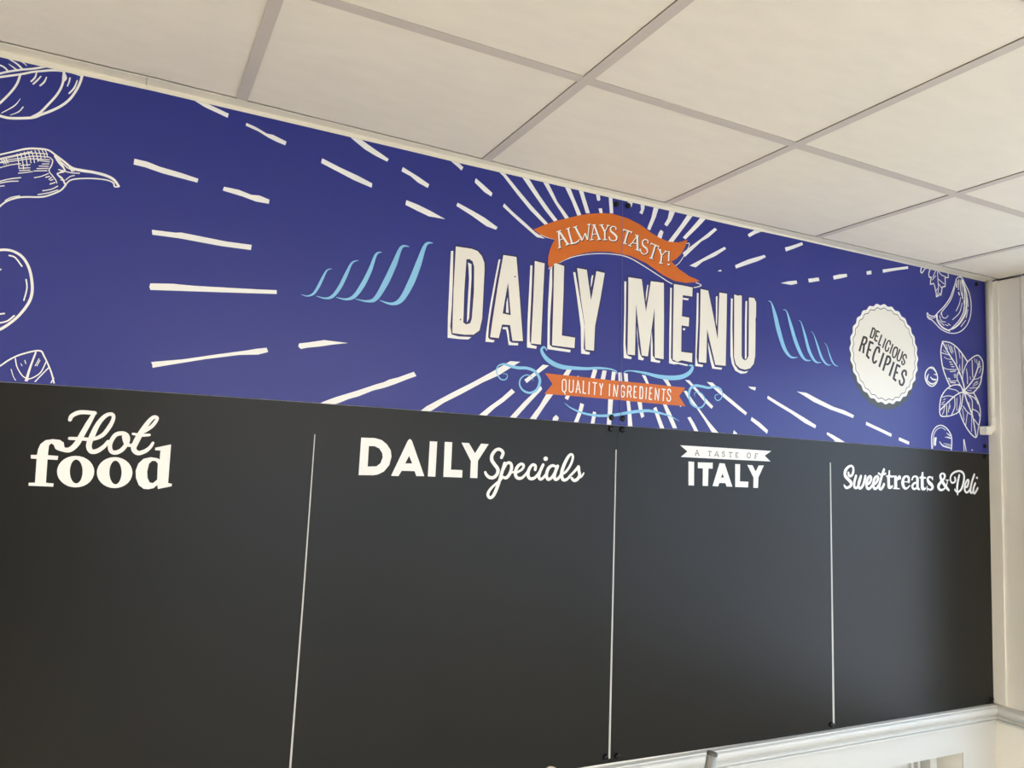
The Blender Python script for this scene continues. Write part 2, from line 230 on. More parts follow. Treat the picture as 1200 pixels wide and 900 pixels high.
 'ribbon_lettering_shadow': [('S',0,0,[7477,23547,7526,23126],[55]),('S',0,0,[7494,23561,7644,23411,7775,23257],[67,68,68]),('S',0,0,[7410,23535,7549,23609],[28]),('S',0,0,[7478,23092,7567,23138],[28]),('S',0,0,[7714,23213,7829,23281],[28]),('S',0,0,[7511,23322,7664,23404],[23]),('S',0,0,[7770,23711,7828,23521,7911,23313],[63]),('S',0,0,[7709,23666,7837,23738],[28]),('S',0,0,[7862,23283,8024,23337,8128,23413],[38]),('S',0,0,[8147,23465,8119,23389],[32]),('S',0,0,[7995,23796,8116,23616,8245,23449],[69]),('S',0,0,[8245,23449,8324,23664],[30]),('S',0,0,[8324,23664,8415,23489],[58,59]),('S',0,0,[8415,23489,8451,23935],[34]),('S',0,0,[7933,23751,8062,23819],[28]),('S',0,0,[8392,23924,8502,23956],[29]),('S',0,0,[8607,23948,8570,23719,8543,23534],[31]),('S',0,0,[8620,23950,8710,23767,8802,23579],[65]),('S',0,0,[8582,23681,8738,23713],[25]),('S',0,0,[8542,23936,8671,23973],[29]),('S',0,0,[8492,23503,8603,23535],[29]),('S',0,0,[8733,23544,8862,23594],[29]),('S',0,0,[8854,23993,8923,23907,8979,23815],[60]),('S',0,0,[9078,24020,9029,23915,8979,23815],[33,33,32]),('S',0,0,[8979,23815,8986,23611],[59]),('S',0,0,[8789,23981,8932,24021],[29]),('S',0,0,[9033,24025,9144,24032],[31]),('S',0,0,[8921,23581,9057,23605],[30]),('S',0,1,[9356,23962,9338,24021,9251,24028,9173,23968,9190,23875,9298,23814,9381,23748,9365,23654,9265,23609,9157,23629,9134,23694],[39,27,27,40,60,64,61,38,28,37,44]),('S',0,1,[10480,23760,10472,23826,10369,23837,10293,23767,10313,23652,10434,23581,10470,23494,10404,23412,10286,23407,10209,23521],[42,30,28,46,62,62,47,27,33,48]),('S',0,0,[9619,24004,9902,23975],[33]),('S',0,0,[9625,24024,9604,23956],[28]),('S',0,0,[9908,23993,9870,23925],[27]),('S',0,0,[9775,23995,9714,23802,9664,23625],[63]),('S',0,0,[9608,23610,9737,23593],[33]),('S',0,0,[10097,23911,9959,23704,9831,23564],[30,29,28]),('S',0,0,[10097,23911,10110,23702,10123,23492],[75]),('S',0,0,[9927,23665,10104,23667],[29]),('S',0,0,[9790,23577,9907,23555],[33,34]),('S',0,0,[10049,23494,10197,23468],[33,34]),('S',0,0,[10020,23918,10145,23906],[33]),('S',0,0,[10600,23763,10876,23713],[34]),('S',0,0,[10603,23781,10584,23712],[29]),('S',0,0,[10886,23732,10853,23657],[29]),('S',0,0,[10748,23725,10685,23515,10621,23329],[62,62,61]),('S',0,0,[10553,23329,10690,23303],[34]),('S',0,0,[10902,23631,10949,23545,10986,23456],[59]),('S',0,0,[11146,23615,11064,23544,10986,23456],[29,29,30]),('S',0,0,[10986,23456,10957,23240],[60]),('S',0,0,[10836,23640,10972,23620],[31]),('S',0,0,[11086,23619,11202,23615],[30]),('S',0,0,[10898,23231,11033,23224],[33]),('S',0,0,[11254,23638,11243,23335],[58]),('S',0,0,[11245,23257,11246,23206],[78])],
 'small_ribbon_lettering': [('S',1,1,[7789,19525,7844,19501,7857,19371,7854,19240,7802,19192,7750,19232,7737,19361,7744,19492],[32,34,34,33,29,34,34,34]),('S',0,0,[7802,19201,7839,19126],[34]),('S',0,1,[7960,19528,7958,19362,7967,19232,8023,19202,8072,19241,8084,19373,8082,19530],[34,34,34,30,34,34,35]),('S',0,0,[8176,19197,8229,19535,8315,19196],[34,30,35]),('S',0,0,[8196,19303,8284,19302],[30]),('S',0,0,[8403,19550,8400,19210,8503,19209],[35,35,30]),('S',0,0,[8595,19537,8587,19189],[35]),('S',0,0,[8700,19523,8851,19522],[30]),('S',0,0,[8780,19521,8770,19186],[36,35]),('S',0,0,[8931,19525,8989,19370,9036,19529],[36,30,35]),('S',0,0,[8989,19370,8980,19196],[36]),('S',0,0,[9263,19536,9260,19195],[36]),('S',0,0,[9399,19193,9410,19522,9506,19202,9541,19524],[36,31,31,37]),('S',0,1,[9766,19464,9742,19524,9673,19510,9651,19386,9664,19233,9726,19207,9763,19268,9760,19355],[37,34,35,37,37,31,36,37]),('S',0,0,[9765,19359,9704,19354],[31]),('S',0,0,[9867,19207,9880,19528],[37]),('S',0,1,[9880,19523,9974,19525,9992,19450,9961,19378,9880,19365],[31,35,37,33,31]),('S',0,0,[9944,19370,9999,19211],[37]),('S',0,0,[10182,19535,10102,19540,10093,19225,10197,19222],[32,37,38,31]),('S',0,0,[10097,19386,10170,19385],[31]),('S',1,0,[10297,19210,10301,19544,10378,19537,10404,19393,10386,19217],[38,37,38,38,38]),('S',0,0,[10523,19546,10510,19203],[38]),('S',0,0,[10727,19541,10647,19545,10629,19216,10735,19213],[32,38,38,32]),('S',0,0,[10640,19384,10715,19385],[32]),('S',0,0,[10837,19210,10842,19549,10951,19204,10973,19547],[39,32,32,39]),('S',0,0,[11065,19539,11210,19537],[32]),('S',0,0,[11145,19537,11123,19200],[39]),('S',0,1,[11388,19482,11370,19546,11307,19552,11278,19483,11310,19410,11374,19350,11388,19267,11331,19207,11273,19236,11260,19298],[40,38,34,39,39,39,39,32,38,39])],
 'flourish': [('S',0,1,[7221,20265,7151,20342,7074,20301,7078,20206,7215,20046,7454,19921,7752,19862,8142,19871,8507,19893,8877,19944,9255,19954,9463,19912,9498,19834],[29,48,66,93,119,130,121,94,79,64,43,35,19]),('S',0,1,[9734,19877,9791,19938,9995,19971,10441,19954,10896,19902,11358,19894,11764,19956,12047,20091,12179,20256,12155,20331,12043,20320],[21,29,34,71,107,136,136,124,105,70,25]),('S',0,1,[7820,18899,8033,18776,8338,18679,8675,18632,9046,18631,9486,18687,10029,18805],[8,33,53,63,71,79,86]),('S',0,1,[9454,18676,9884,18770,10322,18849,10680,18879,11075,18835,11383,18782,11729,18655],[76,86,87,79,61,37,8]),('S',0,1,[5939,19514,6048,19516,6079,19444,6014,19364,5890,19370,5790,19480,5757,19601,5819,19718,5981,19771,6177,19728,6401,19712,6626,19728,6856,19679,7005,19541,7046,19392,6963,19183,6767,19083,6568,19125,6449,19265,6470,19430,6606,19537,6748,19538,6837,19450,6825,19398],[10,18,24,25,29,30,35,37,50,71,81,77,76,80,80,69,60,53,45,38,30,24,14,8]),('S',0,1,[13206,19551,13088,19533,13060,19431,13172,19367,13301,19449,13347,19597,13259,19734,13055,19774,12799,19724,12545,19745,12293,19744,12116,19638,12067,19437,12142,19218,12340,19107,12520,19111,12655,19229,12659,19399,12530,19531,12368,19569,12262,19495,12299,19428],[14,25,33,29,34,41,51,58,74,78,79,85,71,62,54,46,49,43,33,23,17,11])],
 'wave_mark': [('S',0,1,[684,20876,823,20858,958,20928,1058,21101,1154,21346,1241,21534,1352,21586],[9,28,49,66,60,33,8]),('S',0,1,[1031,20887,1244,20862,1410,20934,1566,21174,1691,21486,1816,21800,1973,21891],[9,40,72,89,84,45,9]),('S',0,1,[1491,20922,1729,20905,1926,21006,2113,21313,2268,21693,2393,22103,2534,22186],[9,46,90,114,98,58,9]),('S',0,1,[1951,20945,2256,20930,2459,21035,2676,21455,2862,21937,3021,22390,3222,22439],[9,53,109,147,137,70,9]),('S',0,1,[2546,20994,2860,20946,3098,21093,3321,21550,3483,22035,3645,22558,3841,22638],[9,65,129,169,154,78,9]),('S',0,1,[15196,22698,15330,22655,15495,22261,15640,21819,15889,21264,16180,21003,16494,21029],[11,41,158,183,148,73,9]),('S',0,1,[15824,22495,15990,22464,16178,22038,16389,21535,16642,21128,16854,20970,17090,20987],[10,42,127,152,133,65,9]),('S',0,1,[16524,22242,16643,22172,16813,21770,16983,21320,17198,21029,17371,20943,17546,20964],[12,34,104,129,100,49,9]),('S',0,1,[17080,21933,17201,21862,17373,21519,17546,21159,17721,20971,17875,20908,18008,20927],[12,26,79,96,74,35,9]),('S',0,1,[17689,21639,17812,21535,17922,21293,18053,21052,18186,20938,18343,20912],[8,26,53,61,40,7])],
 'title_letter': [('P',0,[4456,22654,4670,22659,4893,22665,5064,22634,5194,22521,5270,22357,5286,22183,5286,21586,5283,20887,5223,20568,5062,20439,4823,20411,4477,20412,4453,21468],[[4767,22364,4851,22388,4939,22339,4991,22207,5017,21547,4993,20851,4955,20725,4846,20678,4763,20719,4748,21509,4758,22031]]),('P',0,[5810,22651,6195,22660,6324,21733,6489,20433,6179,20406,6091,20812,5858,20801,5780,20431,5532,20430,5584,20925,5693,21856],[[5980,21933,6098,21078,5864,21094,5906,21425]]),('P',0,[6750,22643,7054,22623,7043,21704,7033,20401,6734,20395,6754,21664],[]),('P',0,[7348,22663,7425,22682,7668,22645,7674,21792,7669,20718,8088,20705,8079,20417,7374,20415,7366,21749],[]),('P',0,[8083,22655,8396,22654,8568,21811,8713,22665,8994,22655,8871,21888,8722,21100,8709,20413,8428,20410,8378,21127,8224,21868],[]),('P',0,[9799,22656,10269,22666,10443,21735,10594,22654,11063,22675,11094,21532,11108,20418,10789,20426,10744,21875,10641,21142,10546,20441,10330,20445,10197,21222,10090,21905,10092,20427,9833,20426,9819,21704],[]),('P',0,[11431,22695,11770,22700,12136,22691,12128,22415,11768,22406,11747,21767,12025,21758,12009,21491,11744,21493,11748,20700,12161,20702,12158,20429,11775,20452,11607,20391,11439,20442,11430,21574],[]),('P',0,[12441,22691,12737,22681,12954,21929,13129,21232,13175,22683,13479,22690,13473,21783,13455,20451,13052,20440,12866,21011,12713,21497,12699,20467,12407,20462,12438,21655],[]),('P',0,[13768,22705,13869,22702,13907,22678,13962,22711,14078,22713,14089,20824,14137,20730,14230,20697,14322,20749,14373,20854,14374,22696,14587,22711,14674,22584,14673,22130,14645,22035,14655,21928,14650,20882,14591,20626,14442,20469,14233,20406,14025,20429,13863,20536,13782,20757,13778,21820],[])],
 'title_shadow': [('P',0,[4329,22511,4393,22529,4421,21807,4428,21121,4414,20574,4461,20376,4644,20346,5010,20371,4921,20299,4683,20282,4358,20279,4339,20769,4331,21793],[]),('P',0,[4811,22291,4913,22265,4933,21884,4919,20842,4862,20731,4857,21179,4866,21874,4836,22165],[]),('P',0,[5681,22512,5731,22520,5648,21991,5534,21164,5486,20738,5475,20424,5515,20376,5668,20359,5633,20303,5406,20295,5420,20556,5491,21263,5606,22055],[]),('P',0,[5881,20734,6023,20751,6060,20632,6102,20390,6170,20355,6354,20365,6349,20301,6076,20282,6002,20625,5980,20686,5883,20681],[]),('P',0,[5991,21543,6037,21131,5959,21131,5958,21397],[]),('P',0,[6624,22504,6688,22507,6691,21992,6679,20819,6694,20456,6743,20362,6912,20338,6896,20273,6617,20276,6605,20977,6617,21981],[]),('P',0,[7229,22480,7295,22542,7314,22083,7286,21061,7305,20424,7383,20372,7964,20354,7947,20284,7234,20299,7208,21389,7223,22240],[]),('P',0,[7961,22524,8032,22525,8136,22099,8323,21328,8381,21059,8375,20439,8438,20370,8587,20351,8561,20287,8301,20287,8263,21010,8105,21852],[]),('P',0,[8571,22520,8620,22538,8580,22268,8547,22176,8547,22404],[]),('P',0,[9665,22516,9735,22520,9748,21694,9758,20712,9806,20423,9885,20383,9984,20360,9966,20303,9712,20310,9692,20704,9690,21687],[]),('P',0,[10143,21282,10202,20761,10277,20472,10339,20396,10412,20371,10381,20309,10214,20318,10190,20759,10141,21083],[]),('P',0,[10660,21211,10710,20817,10719,20485,10823,20370,10995,20354,10968,20294,10655,20306,10642,20809],[]),('P',0,[10475,22535,10511,22534,10472,22191,10432,22018,10429,22286],[]),('P',0,[11299,22570,11362,22565,11372,21567,11376,20486,11440,20391,11650,20372,11819,20361,12010,20346,11990,20300,11651,20328,11484,20302,11309,20318,11296,21219,11302,22239],[]),('P',0,[11778,22332,12001,22335,11972,22279,11779,22277],[]),('P',0,[11797,21414,11890,21418,11862,21353,11798,21363],[]),('P',0,[12304,22559,12369,22551,12373,21647,12327,20608,12374,20408,12582,20394,12557,20329,12280,20330,12286,20947,12301,21985],[]),('P',0,[13042,22540,13109,22567,13105,21984,13092,21630,13055,21731],[]),('P',0,[12763,21103,12846,20870,12962,20535,13031,20375,13321,20379,13290,20317,12935,20317,12851,20558,12766,20930],[]),('P',0,[13641,22569,13714,22569,13711,21705,13746,20754,13817,20514,13979,20371,14210,20340,14373,20384,14280,20301,14072,20264,13842,20341,13703,20538,13645,20779,13634,21660],[]),('P',0,[14234,22561,14305,22578,14297,21884,14299,20775,14229,20732,14218,21874],[])],
 'title_fleck': [('P',0,[4701,20787,4701,20782,4700,20778,4698,20774,4695,20770,4692,20767,4688,20765,4684,20764,4680,20764,4676,20765,4672,20767,4669,20770,4667,20774,4665,20778,4665,20782,4665,20787,4666,20791,4668,20795,4671,20799,4674,20802,4678,20804,4682,20805,4686,20805,4690,20804,4693,20802,4696,20799,4699,20795,4700,20791],[]),('P',0,[6195,22127,6195,22122,6194,22117,6192,22113,6189,22109,6185,22106,6181,22104,6177,22102,6172,22102,6168,22103,6164,22105,6161,22108,6159,22112,6157,22116,6156,22121,6156,22125,6158,22130,6160,22135,6163,22139,6166,22142,6170,22144,6175,22145,6179,22145,6183,22144,6187,22142,6190,22139,6193,22136,6195,22131],[])],
 'badge_lettering': [('S',1,0,[20050,22409,19911,22077,20020,22056,20107,22176,20171,22344,20123,22395],[67,69,50,65,70,68]),('S',0,0,[20396,22303,20253,22334,20133,22009,20276,21961],[57,61,70,59]),('S',0,0,[20201,22164,20311,22134],[57,58]),('S',0,0,[20506,22230,20327,21876,20450,21839],[67,70,58]),('S',0,0,[20712,22117,20531,21765],[67]),('S',0,1,[20930,21942,20940,22029,20848,22053,20750,21937,20676,21772,20704,21685,20800,21695,20856,21792],[71,71,51,66,70,65,56,66]),('S',0,0,[21077,21964,20902,21603],[68]),('S',1,1,[21222,21860,21306,21826,21274,21679,21160,21505,21060,21514,21058,21642,21137,21808],[62,73,69,58,71,70,68]),('S',0,1,[21433,21802,21301,21553,21298,21424,21382,21396,21469,21485,21581,21732],[68,70,72,50,68,70]),('S',0,1,[21769,21544,21759,21635,21656,21642,21585,21539,21651,21446,21680,21362,21592,21285,21529,21319,21539,21391],[74,70,54,73,73,71,49,73,72]),('S',0,0,[19362,21526,19593,22060],[91,92]),('S',0,1,[19592,22041,19720,22019,19727,21916,19637,21800,19509,21786],[76,93,93,73,67]),('S',0,0,[19605,21796,19553,21479],[96,95]),('S',0,0,[20082,21871,19892,21907,19732,21420,19855,21326],[77,87,97,91]),('S',0,0,[19816,21652,19949,21616],[79,80]),('S',0,1,[20356,21611,20358,21738,20243,21740,20110,21543,20033,21311,20092,21199,20215,21273],[99,96,80,93,98,77,75]),('S',0,0,[20595,21599,20347,21081],[95,94]),('S',0,0,[20538,20968,20775,21505],[95,96]),('S',0,1,[20775,21499,20908,21470,20918,21344,20812,21225,20666,21219],[79,98,97,73,69]),('S',0,0,[21115,21335,20862,20814],[96,95]),('S',0,0,[21450,21191,21273,21242,21082,20749,21219,20677],[83,91,101,89]),('S',0,0,[21175,20999,21318,20956],[83]),('S',0,1,[21743,20938,21737,21058,21617,21069,21530,20952,21582,20837,21635,20713,21546,20563,21420,20581,21396,20684],[104,99,75,102,103,102,79,95,103])],
 'leaf_drawing': [('S',0,1,[-5532,23680,-5443,23653,-5270,23648,-5013,23713,-4870,23766,-4759,23849,-4590,23974,-4421,24128,-4284,24312,-4182,24544,-4129,24745,-4112,24900],[53,54,53,53,52,50,50,48,46,45,45,46]),('S',0,1,[-4109,24864,-4274,24883,-4428,24877,-4639,24837,-4843,24761,-4987,24702,-5170,24605,-5519,24445,-5601,24399],[46,45,45,44,43,42,42,41,41]),('S',0,1,[-5608,24474,-5526,24520,-5389,24598,-5179,24697,-4965,24782,-4764,24884],[41,41,41,42,42,42]),('S',0,1,[-5185,24601,-5223,24390,-5319,24166,-5468,23911,-5517,23827],[40,40,41,41,41]),('S',0,1,[-4441,24846,-4435,24698,-4458,24525,-4530,24321,-4660,24084,-4777,23890,-4913,23756],[43,42,41,42,43,44,45]),('P',1,[-4461,24821,-4416,24830,-4378,24751,-4388,24693,-4430,24644,-4456,24674],[]),('S',0,1,[-4913,24713,-4933,24598,-4990,24500],[20,32,30]),('S',0,1,[-4833,24653,-4884,24556,-4949,24456],[21,33,30]),('S',0,1,[-4736,24662,-4764,24553,-4829,24452],[20,33,31]),('S',0,1,[-4191,24738,-4230,24568,-4310,24426],[21,33,31]),('S',0,1,[-4325,24757,-4332,24671,-4354,24572],[30,30,21]),('S',0,1,[-5137,24097,-5223,23921,-5421,23718],[7,22,16]),('S',0,1,[-5077,23931,-5140,23816,-5275,23710],[24,22,13]),('S',0,1,[-5542,24691,-5468,24667,-5397,24605],[33,32,32]),('S',0,1,[-5404,24757,-5327,24715,-5265,24678],[11,25,29]),('S',0,1,[-5445,24881,-5262,24798,-5166,24716],[25,33,39]),('S',0,1,[-5256,24891,-5149,24848,-5093,24800],[29,22,11])],
 'chilli_drawing': [('S',0,1,[-5433,22827,-5368,22863,-5169,22966,-4933,23085,-4723,23134,-4561,23140,-4427,23066,-4271,22969,-4114,22860,-3926,22846,-3738,22853,-3507,22835,-3348,22779,-3237,22656],[30,30,31,38,39,35,35,39,57,62,58,59,54,44]),('S',0,1,[-4192,22502,-4127,22593,-4020,22648,-3819,22702,-3613,22734,-3441,22737,-3342,22702,-3312,22629,-3240,22644],[25,26,28,28,29,29,29,29,29]),('S',0,1,[-5313,21751,-5175,21936,-4944,22071,-4596,22147,-4424,22236,-4271,22354,-4191,22491],[30,31,33,34,33,31,30]),('S',0,1,[-4530,22998,-4471,22946,-4479,22835,-4513,22718,-4441,22624,-4380,22550,-4350,22480],[17,23,21,18,21,20,12]),('S',0,1,[-4434,23042,-4359,22927,-4236,22778,-4365,22685,-4276,22616,-4210,22498],[45,37,29,22,29,32]),('S',0,1,[-4387,23031,-4303,22907,-4236,22778],[33,32,32]),('S',0,1,[-4236,22778,-4306,22741],[21]),('S',0,1,[-4200,22592,-4134,22673,-4063,22710],[19,20,21]),('S',0,1,[-4216,22761,-4104,22758,-3976,22779],[22]),('S',0,1,[-4205,22851,-4071,22803],[22]),('S',0,1,[-4305,22939,-4205,22851],[21]),('S',0,1,[-4306,22741,-4354,22665,-4274,22594],[19,19,21]),('S',0,1,[-4181,22889,-4107,22784],[21]),('S',0,1,[-4346,22776,-4272,22770],[22]),('S',0,1,[-4290,22569,-4226,22572],[22]),('S',0,1,[-5385,22688,-5205,22793,-5019,22867,-4797,22960,-4530,22998],[18,18,19,19,20]),('S',0,1,[-5390,22740,-5109,22889,-4855,23012,-4572,23055],[18,18,19,19]),('S',0,1,[-5360,22786,-5094,22919,-4858,23037],[18,19,19]),('S',0,1,[-5375,22580,-5178,22692,-5008,22757],[18,18,19]),('S',0,1,[-5352,22696,-5049,22817,-4844,22895,-4525,22945],[19]),('S',0,1,[-4719,22891,-4521,22902],[19,20]),('S',0,1,[-4641,22832,-4526,22857],[19]),('S',0,1,[-4690,22777,-4531,22806],[19]),('S',0,1,[-4720,22716,-4535,22761],[19]),('S',0,1,[-4768,22656,-4549,22710],[19]),('S',0,1,[-4747,22520,-4635,22572,-4517,22656],[19,18,18]),('S',0,1,[-5024,22553,-4793,22636],[19]),('S',0,1,[-5012,22610,-4840,22658],[19]),('S',0,1,[-5025,22654,-4844,22707],[19]),('S',0,1,[-5005,22719,-4850,22770],[19]),('S',0,1,[-5087,22937,-5049,22795,-5025,22650],[16]),('S',0,1,[-5029,22972,-4980,22816,-4946,22656],[17,17,16]),('S',0,1,[-4970,23007,-4924,22872,-4891,22733],[17,17,16]),('S',0,1,[-4910,23032,-4866,22923,-4836,22810],[17]),('S',0,1,[-4850,23056,-4806,22945,-4776,22830],[17]),('S',0,1,[-4790,23081,-4746,22977,-4717,22869],[17]),('S',0,1,[-4730,23106,-4692,23022,-4669,22934],[18,17,17]),('S',0,1,[-4668,23116,-4631,23044,-4609,22970],[18,17,17]),('S',0,1,[-4614,23122,-4583,23063,-4567,23001],[18,17,17]),('S',0,1,[-5361,22790,-5314,22741,-5282,22690],[18,18,17]),('S',0,1,[-5309,22791,-5271,22746,-5248,22697],[18,18,17]),('S',0,1,[-5267,22811,-5236,22766,-5219,22719],[18,17,17]),('S',0,1,[-5349,22307,-5151,22409,-4981,22470],[20,21,21]),('S',0,1,[-5345,22272,-5163,22353,-5018,22390],[20,21,21]),('S',0,1,[-5323,22219,-5240,22247],[21]),('S',0,1,[-5194,21953,-5098,22036,-4964,22095],[19,20,21]),('S',0,1,[-4581,22280,-4434,22343,-4332,22429],[21,21,20]),('S',0,1,[-4653,22186,-4480,22257,-4325,22348],[21]),('S',0,1,[-4554,22568,-4494,22602],[21]),('S',0,1,[-4497,22536,-4456,22589],[19]),('S',0,1,[-4470,22444,-4384,22495],[21]),('S',0,1,[-4468,22521,-4425,22551],[20])],
 'tomato_drawing': [('S',0,1,[-5344,20851,-5184,20947,-4986,20963,-4804,20871,-4669,20666,-4594,20398,-4572,20157,-4616,19943,-4750,19684,-4904,19494,-5034,19376,-5140,19313],[49,51,49,51,49,50,52,52,49,49,56,65]),('S',0,1,[-5020,20863,-4916,20835,-4792,20681],[31,30,29]),('S',0,1,[-4696,20424,-4665,20248,-4694,20002],[26]),('S',0,1,[-5063,19678,-4994,19697],[30]),('S',0,1,[-5101,19487,-5046,19504,-4924,19559,-4827,19674],[30,30,29,28]),('S',0,1,[-5159,20537,-5133,20565],[28])],
 'small_leaf_drawing': [('S',0,1,[-5042,18582,-4965,18657,-4810,18807,-4622,18929,-4341,19027,-4243,18916,-4098,18620,-4005,18319],[29,29,29,30,31,28,27,27]),('S',0,1,[-4396,18986,-4447,18758,-4485,18550,-4509,18344],[30,35,41,64]),('S',0,1,[-4727,18833,-4683,18667,-4582,18507,-4490,18447],[20,20,22,23]),('S',0,1,[-4204,18817,-4273,18604,-4379,18492,-4475,18442],[21,22,23,23]),('S',0,1,[-4150,18702,-4266,18536,-4381,18362],[22]),('S',0,1,[-4043,18505,-4102,18345],[21]),('S',0,1,[-4778,18618,-4720,18461,-4639,18350],[14,15,15]),('S',0,1,[-4385,18713,-4327,18873],[15]),('S',0,1,[-4356,18716,-4309,18841],[15]),('S',0,1,[-4627,18741,-4599,18692],[15]),('S',0,1,[-4568,18815,-4541,18742],[15])],
 'herb_drawing': [('S',0,0,[23207,25065,23086,24804,23105,24671,23228,24674,23183,24547,23165,24409,23358,24467,23415,24370,23444,24253,23486,24138,23495,23988,23635,24053,23684,24151,23751,24069,23802,24244,23844,24402,24018,24457,24025,24672,24005,24776,24218,24824,24199,24974,23828,25070],[47,48,48,50,49,44,39,51,51,51,46,40,33,39,49,42,46,51,39,43,48,43]),('S',0,0,[22686,25013,22636,24795,22679,24748,22771,24816,22841,24917,22955,24980],[48,49,33,41,39,34]),('S',0,1,[23575,25092,23606,24610,23620,24308,23542,24010],[40,40,39,38]),('S',0,1,[23478,24955,23310,24687],[36,35]),('S',0,1,[23285,24592,23473,24772],[32]),('S',0,1,[23622,24673,23951,24539],[35]),('S',0,1,[23640,24965,23822,24855,24054,24830],[37,34,30]),('S',0,1,[23635,24493,23806,24366],[37]),('S',0,1,[23573,24302,23456,24194],[32])],
 'garlic_drawing': [('S',1,1,[24667,24814,24814,24929,25006,24927,25191,24721,25422,24412,25529,24022,25488,23581,25278,23184,24931,22897,24547,22754,24124,22726,23711,22813,23441,22960,23218,23082,22994,23143,22954,23316,23087,23244,23359,23249,23593,23429,23923,23684,24262,24034,24461,24368,24614,24667],[40,33,48,53,54,54,52,46,38,32,36,42,45,43,47,42,38,33,39,41,45,48,49]),('S',0,1,[24569,24476,24405,24115,24160,23806,23777,23453,23728,23356],[38,37,34,33,37]),('S',0,1,[23776,23422,23818,23277,24002,23255,24146,23364],[40,37,25,31]),('S',0,1,[23657,23287,23767,23120,23997,23103],[39,35,28]),('S',0,1,[24906,24153,24825,23896,24624,23608],[40,38,36]),('S',0,1,[24994,23949,24812,23556,24399,23244],[39,35,31]),('S',0,1,[22996,23203,23220,23156,23449,23230],[30,26,25]),('S',0,1,[25050,24825,25252,24388,25262,24016,25174,23603,24847,23193,24459,22932,24081,22811],[59,83,94,99,77,55,36]),('S',0,1,[24979,24845,25136,24526,25157,24064,25053,23587],[47,71,70,46]),('S',0,1,[25094,24056,25106,23717,24802,23279,24317,22900],[53,51,44,40]),('S',0,1,[23497,23296,23536,23091,23805,22884,24220,22798],[101,77,68,53]),('S',0,1,[23606,23130,23901,22971],[35]),('S',0,1,[24737,24778,24704,24526],[40]),('S',0,1,[24820,24821,24787,24445],[41]),('S',0,1,[24905,24803,24915,24402],[41]),('S',0,1,[24990,24754,25014,24370],[41]),('S',0,1,[24661,24643,24647,24518],[40]),('S',0,1,[23971,23009,24133,22984],[30]),('S',0,1,[24135,23060,24274,23016],[33]),('S',0,1,[25316,24179,25353,23874],[42]),('S',0,1,[25324,23746,25215,23423],[40]),('S',0,1,[25187,23327,24889,23045],[34]),('S',0,1,[24792,24323,24838,24252],[70]),('S',0,1,[24983,24288,25049,24142],[71]),('S',0,1,[24961,24346,25031,24288],[67])],
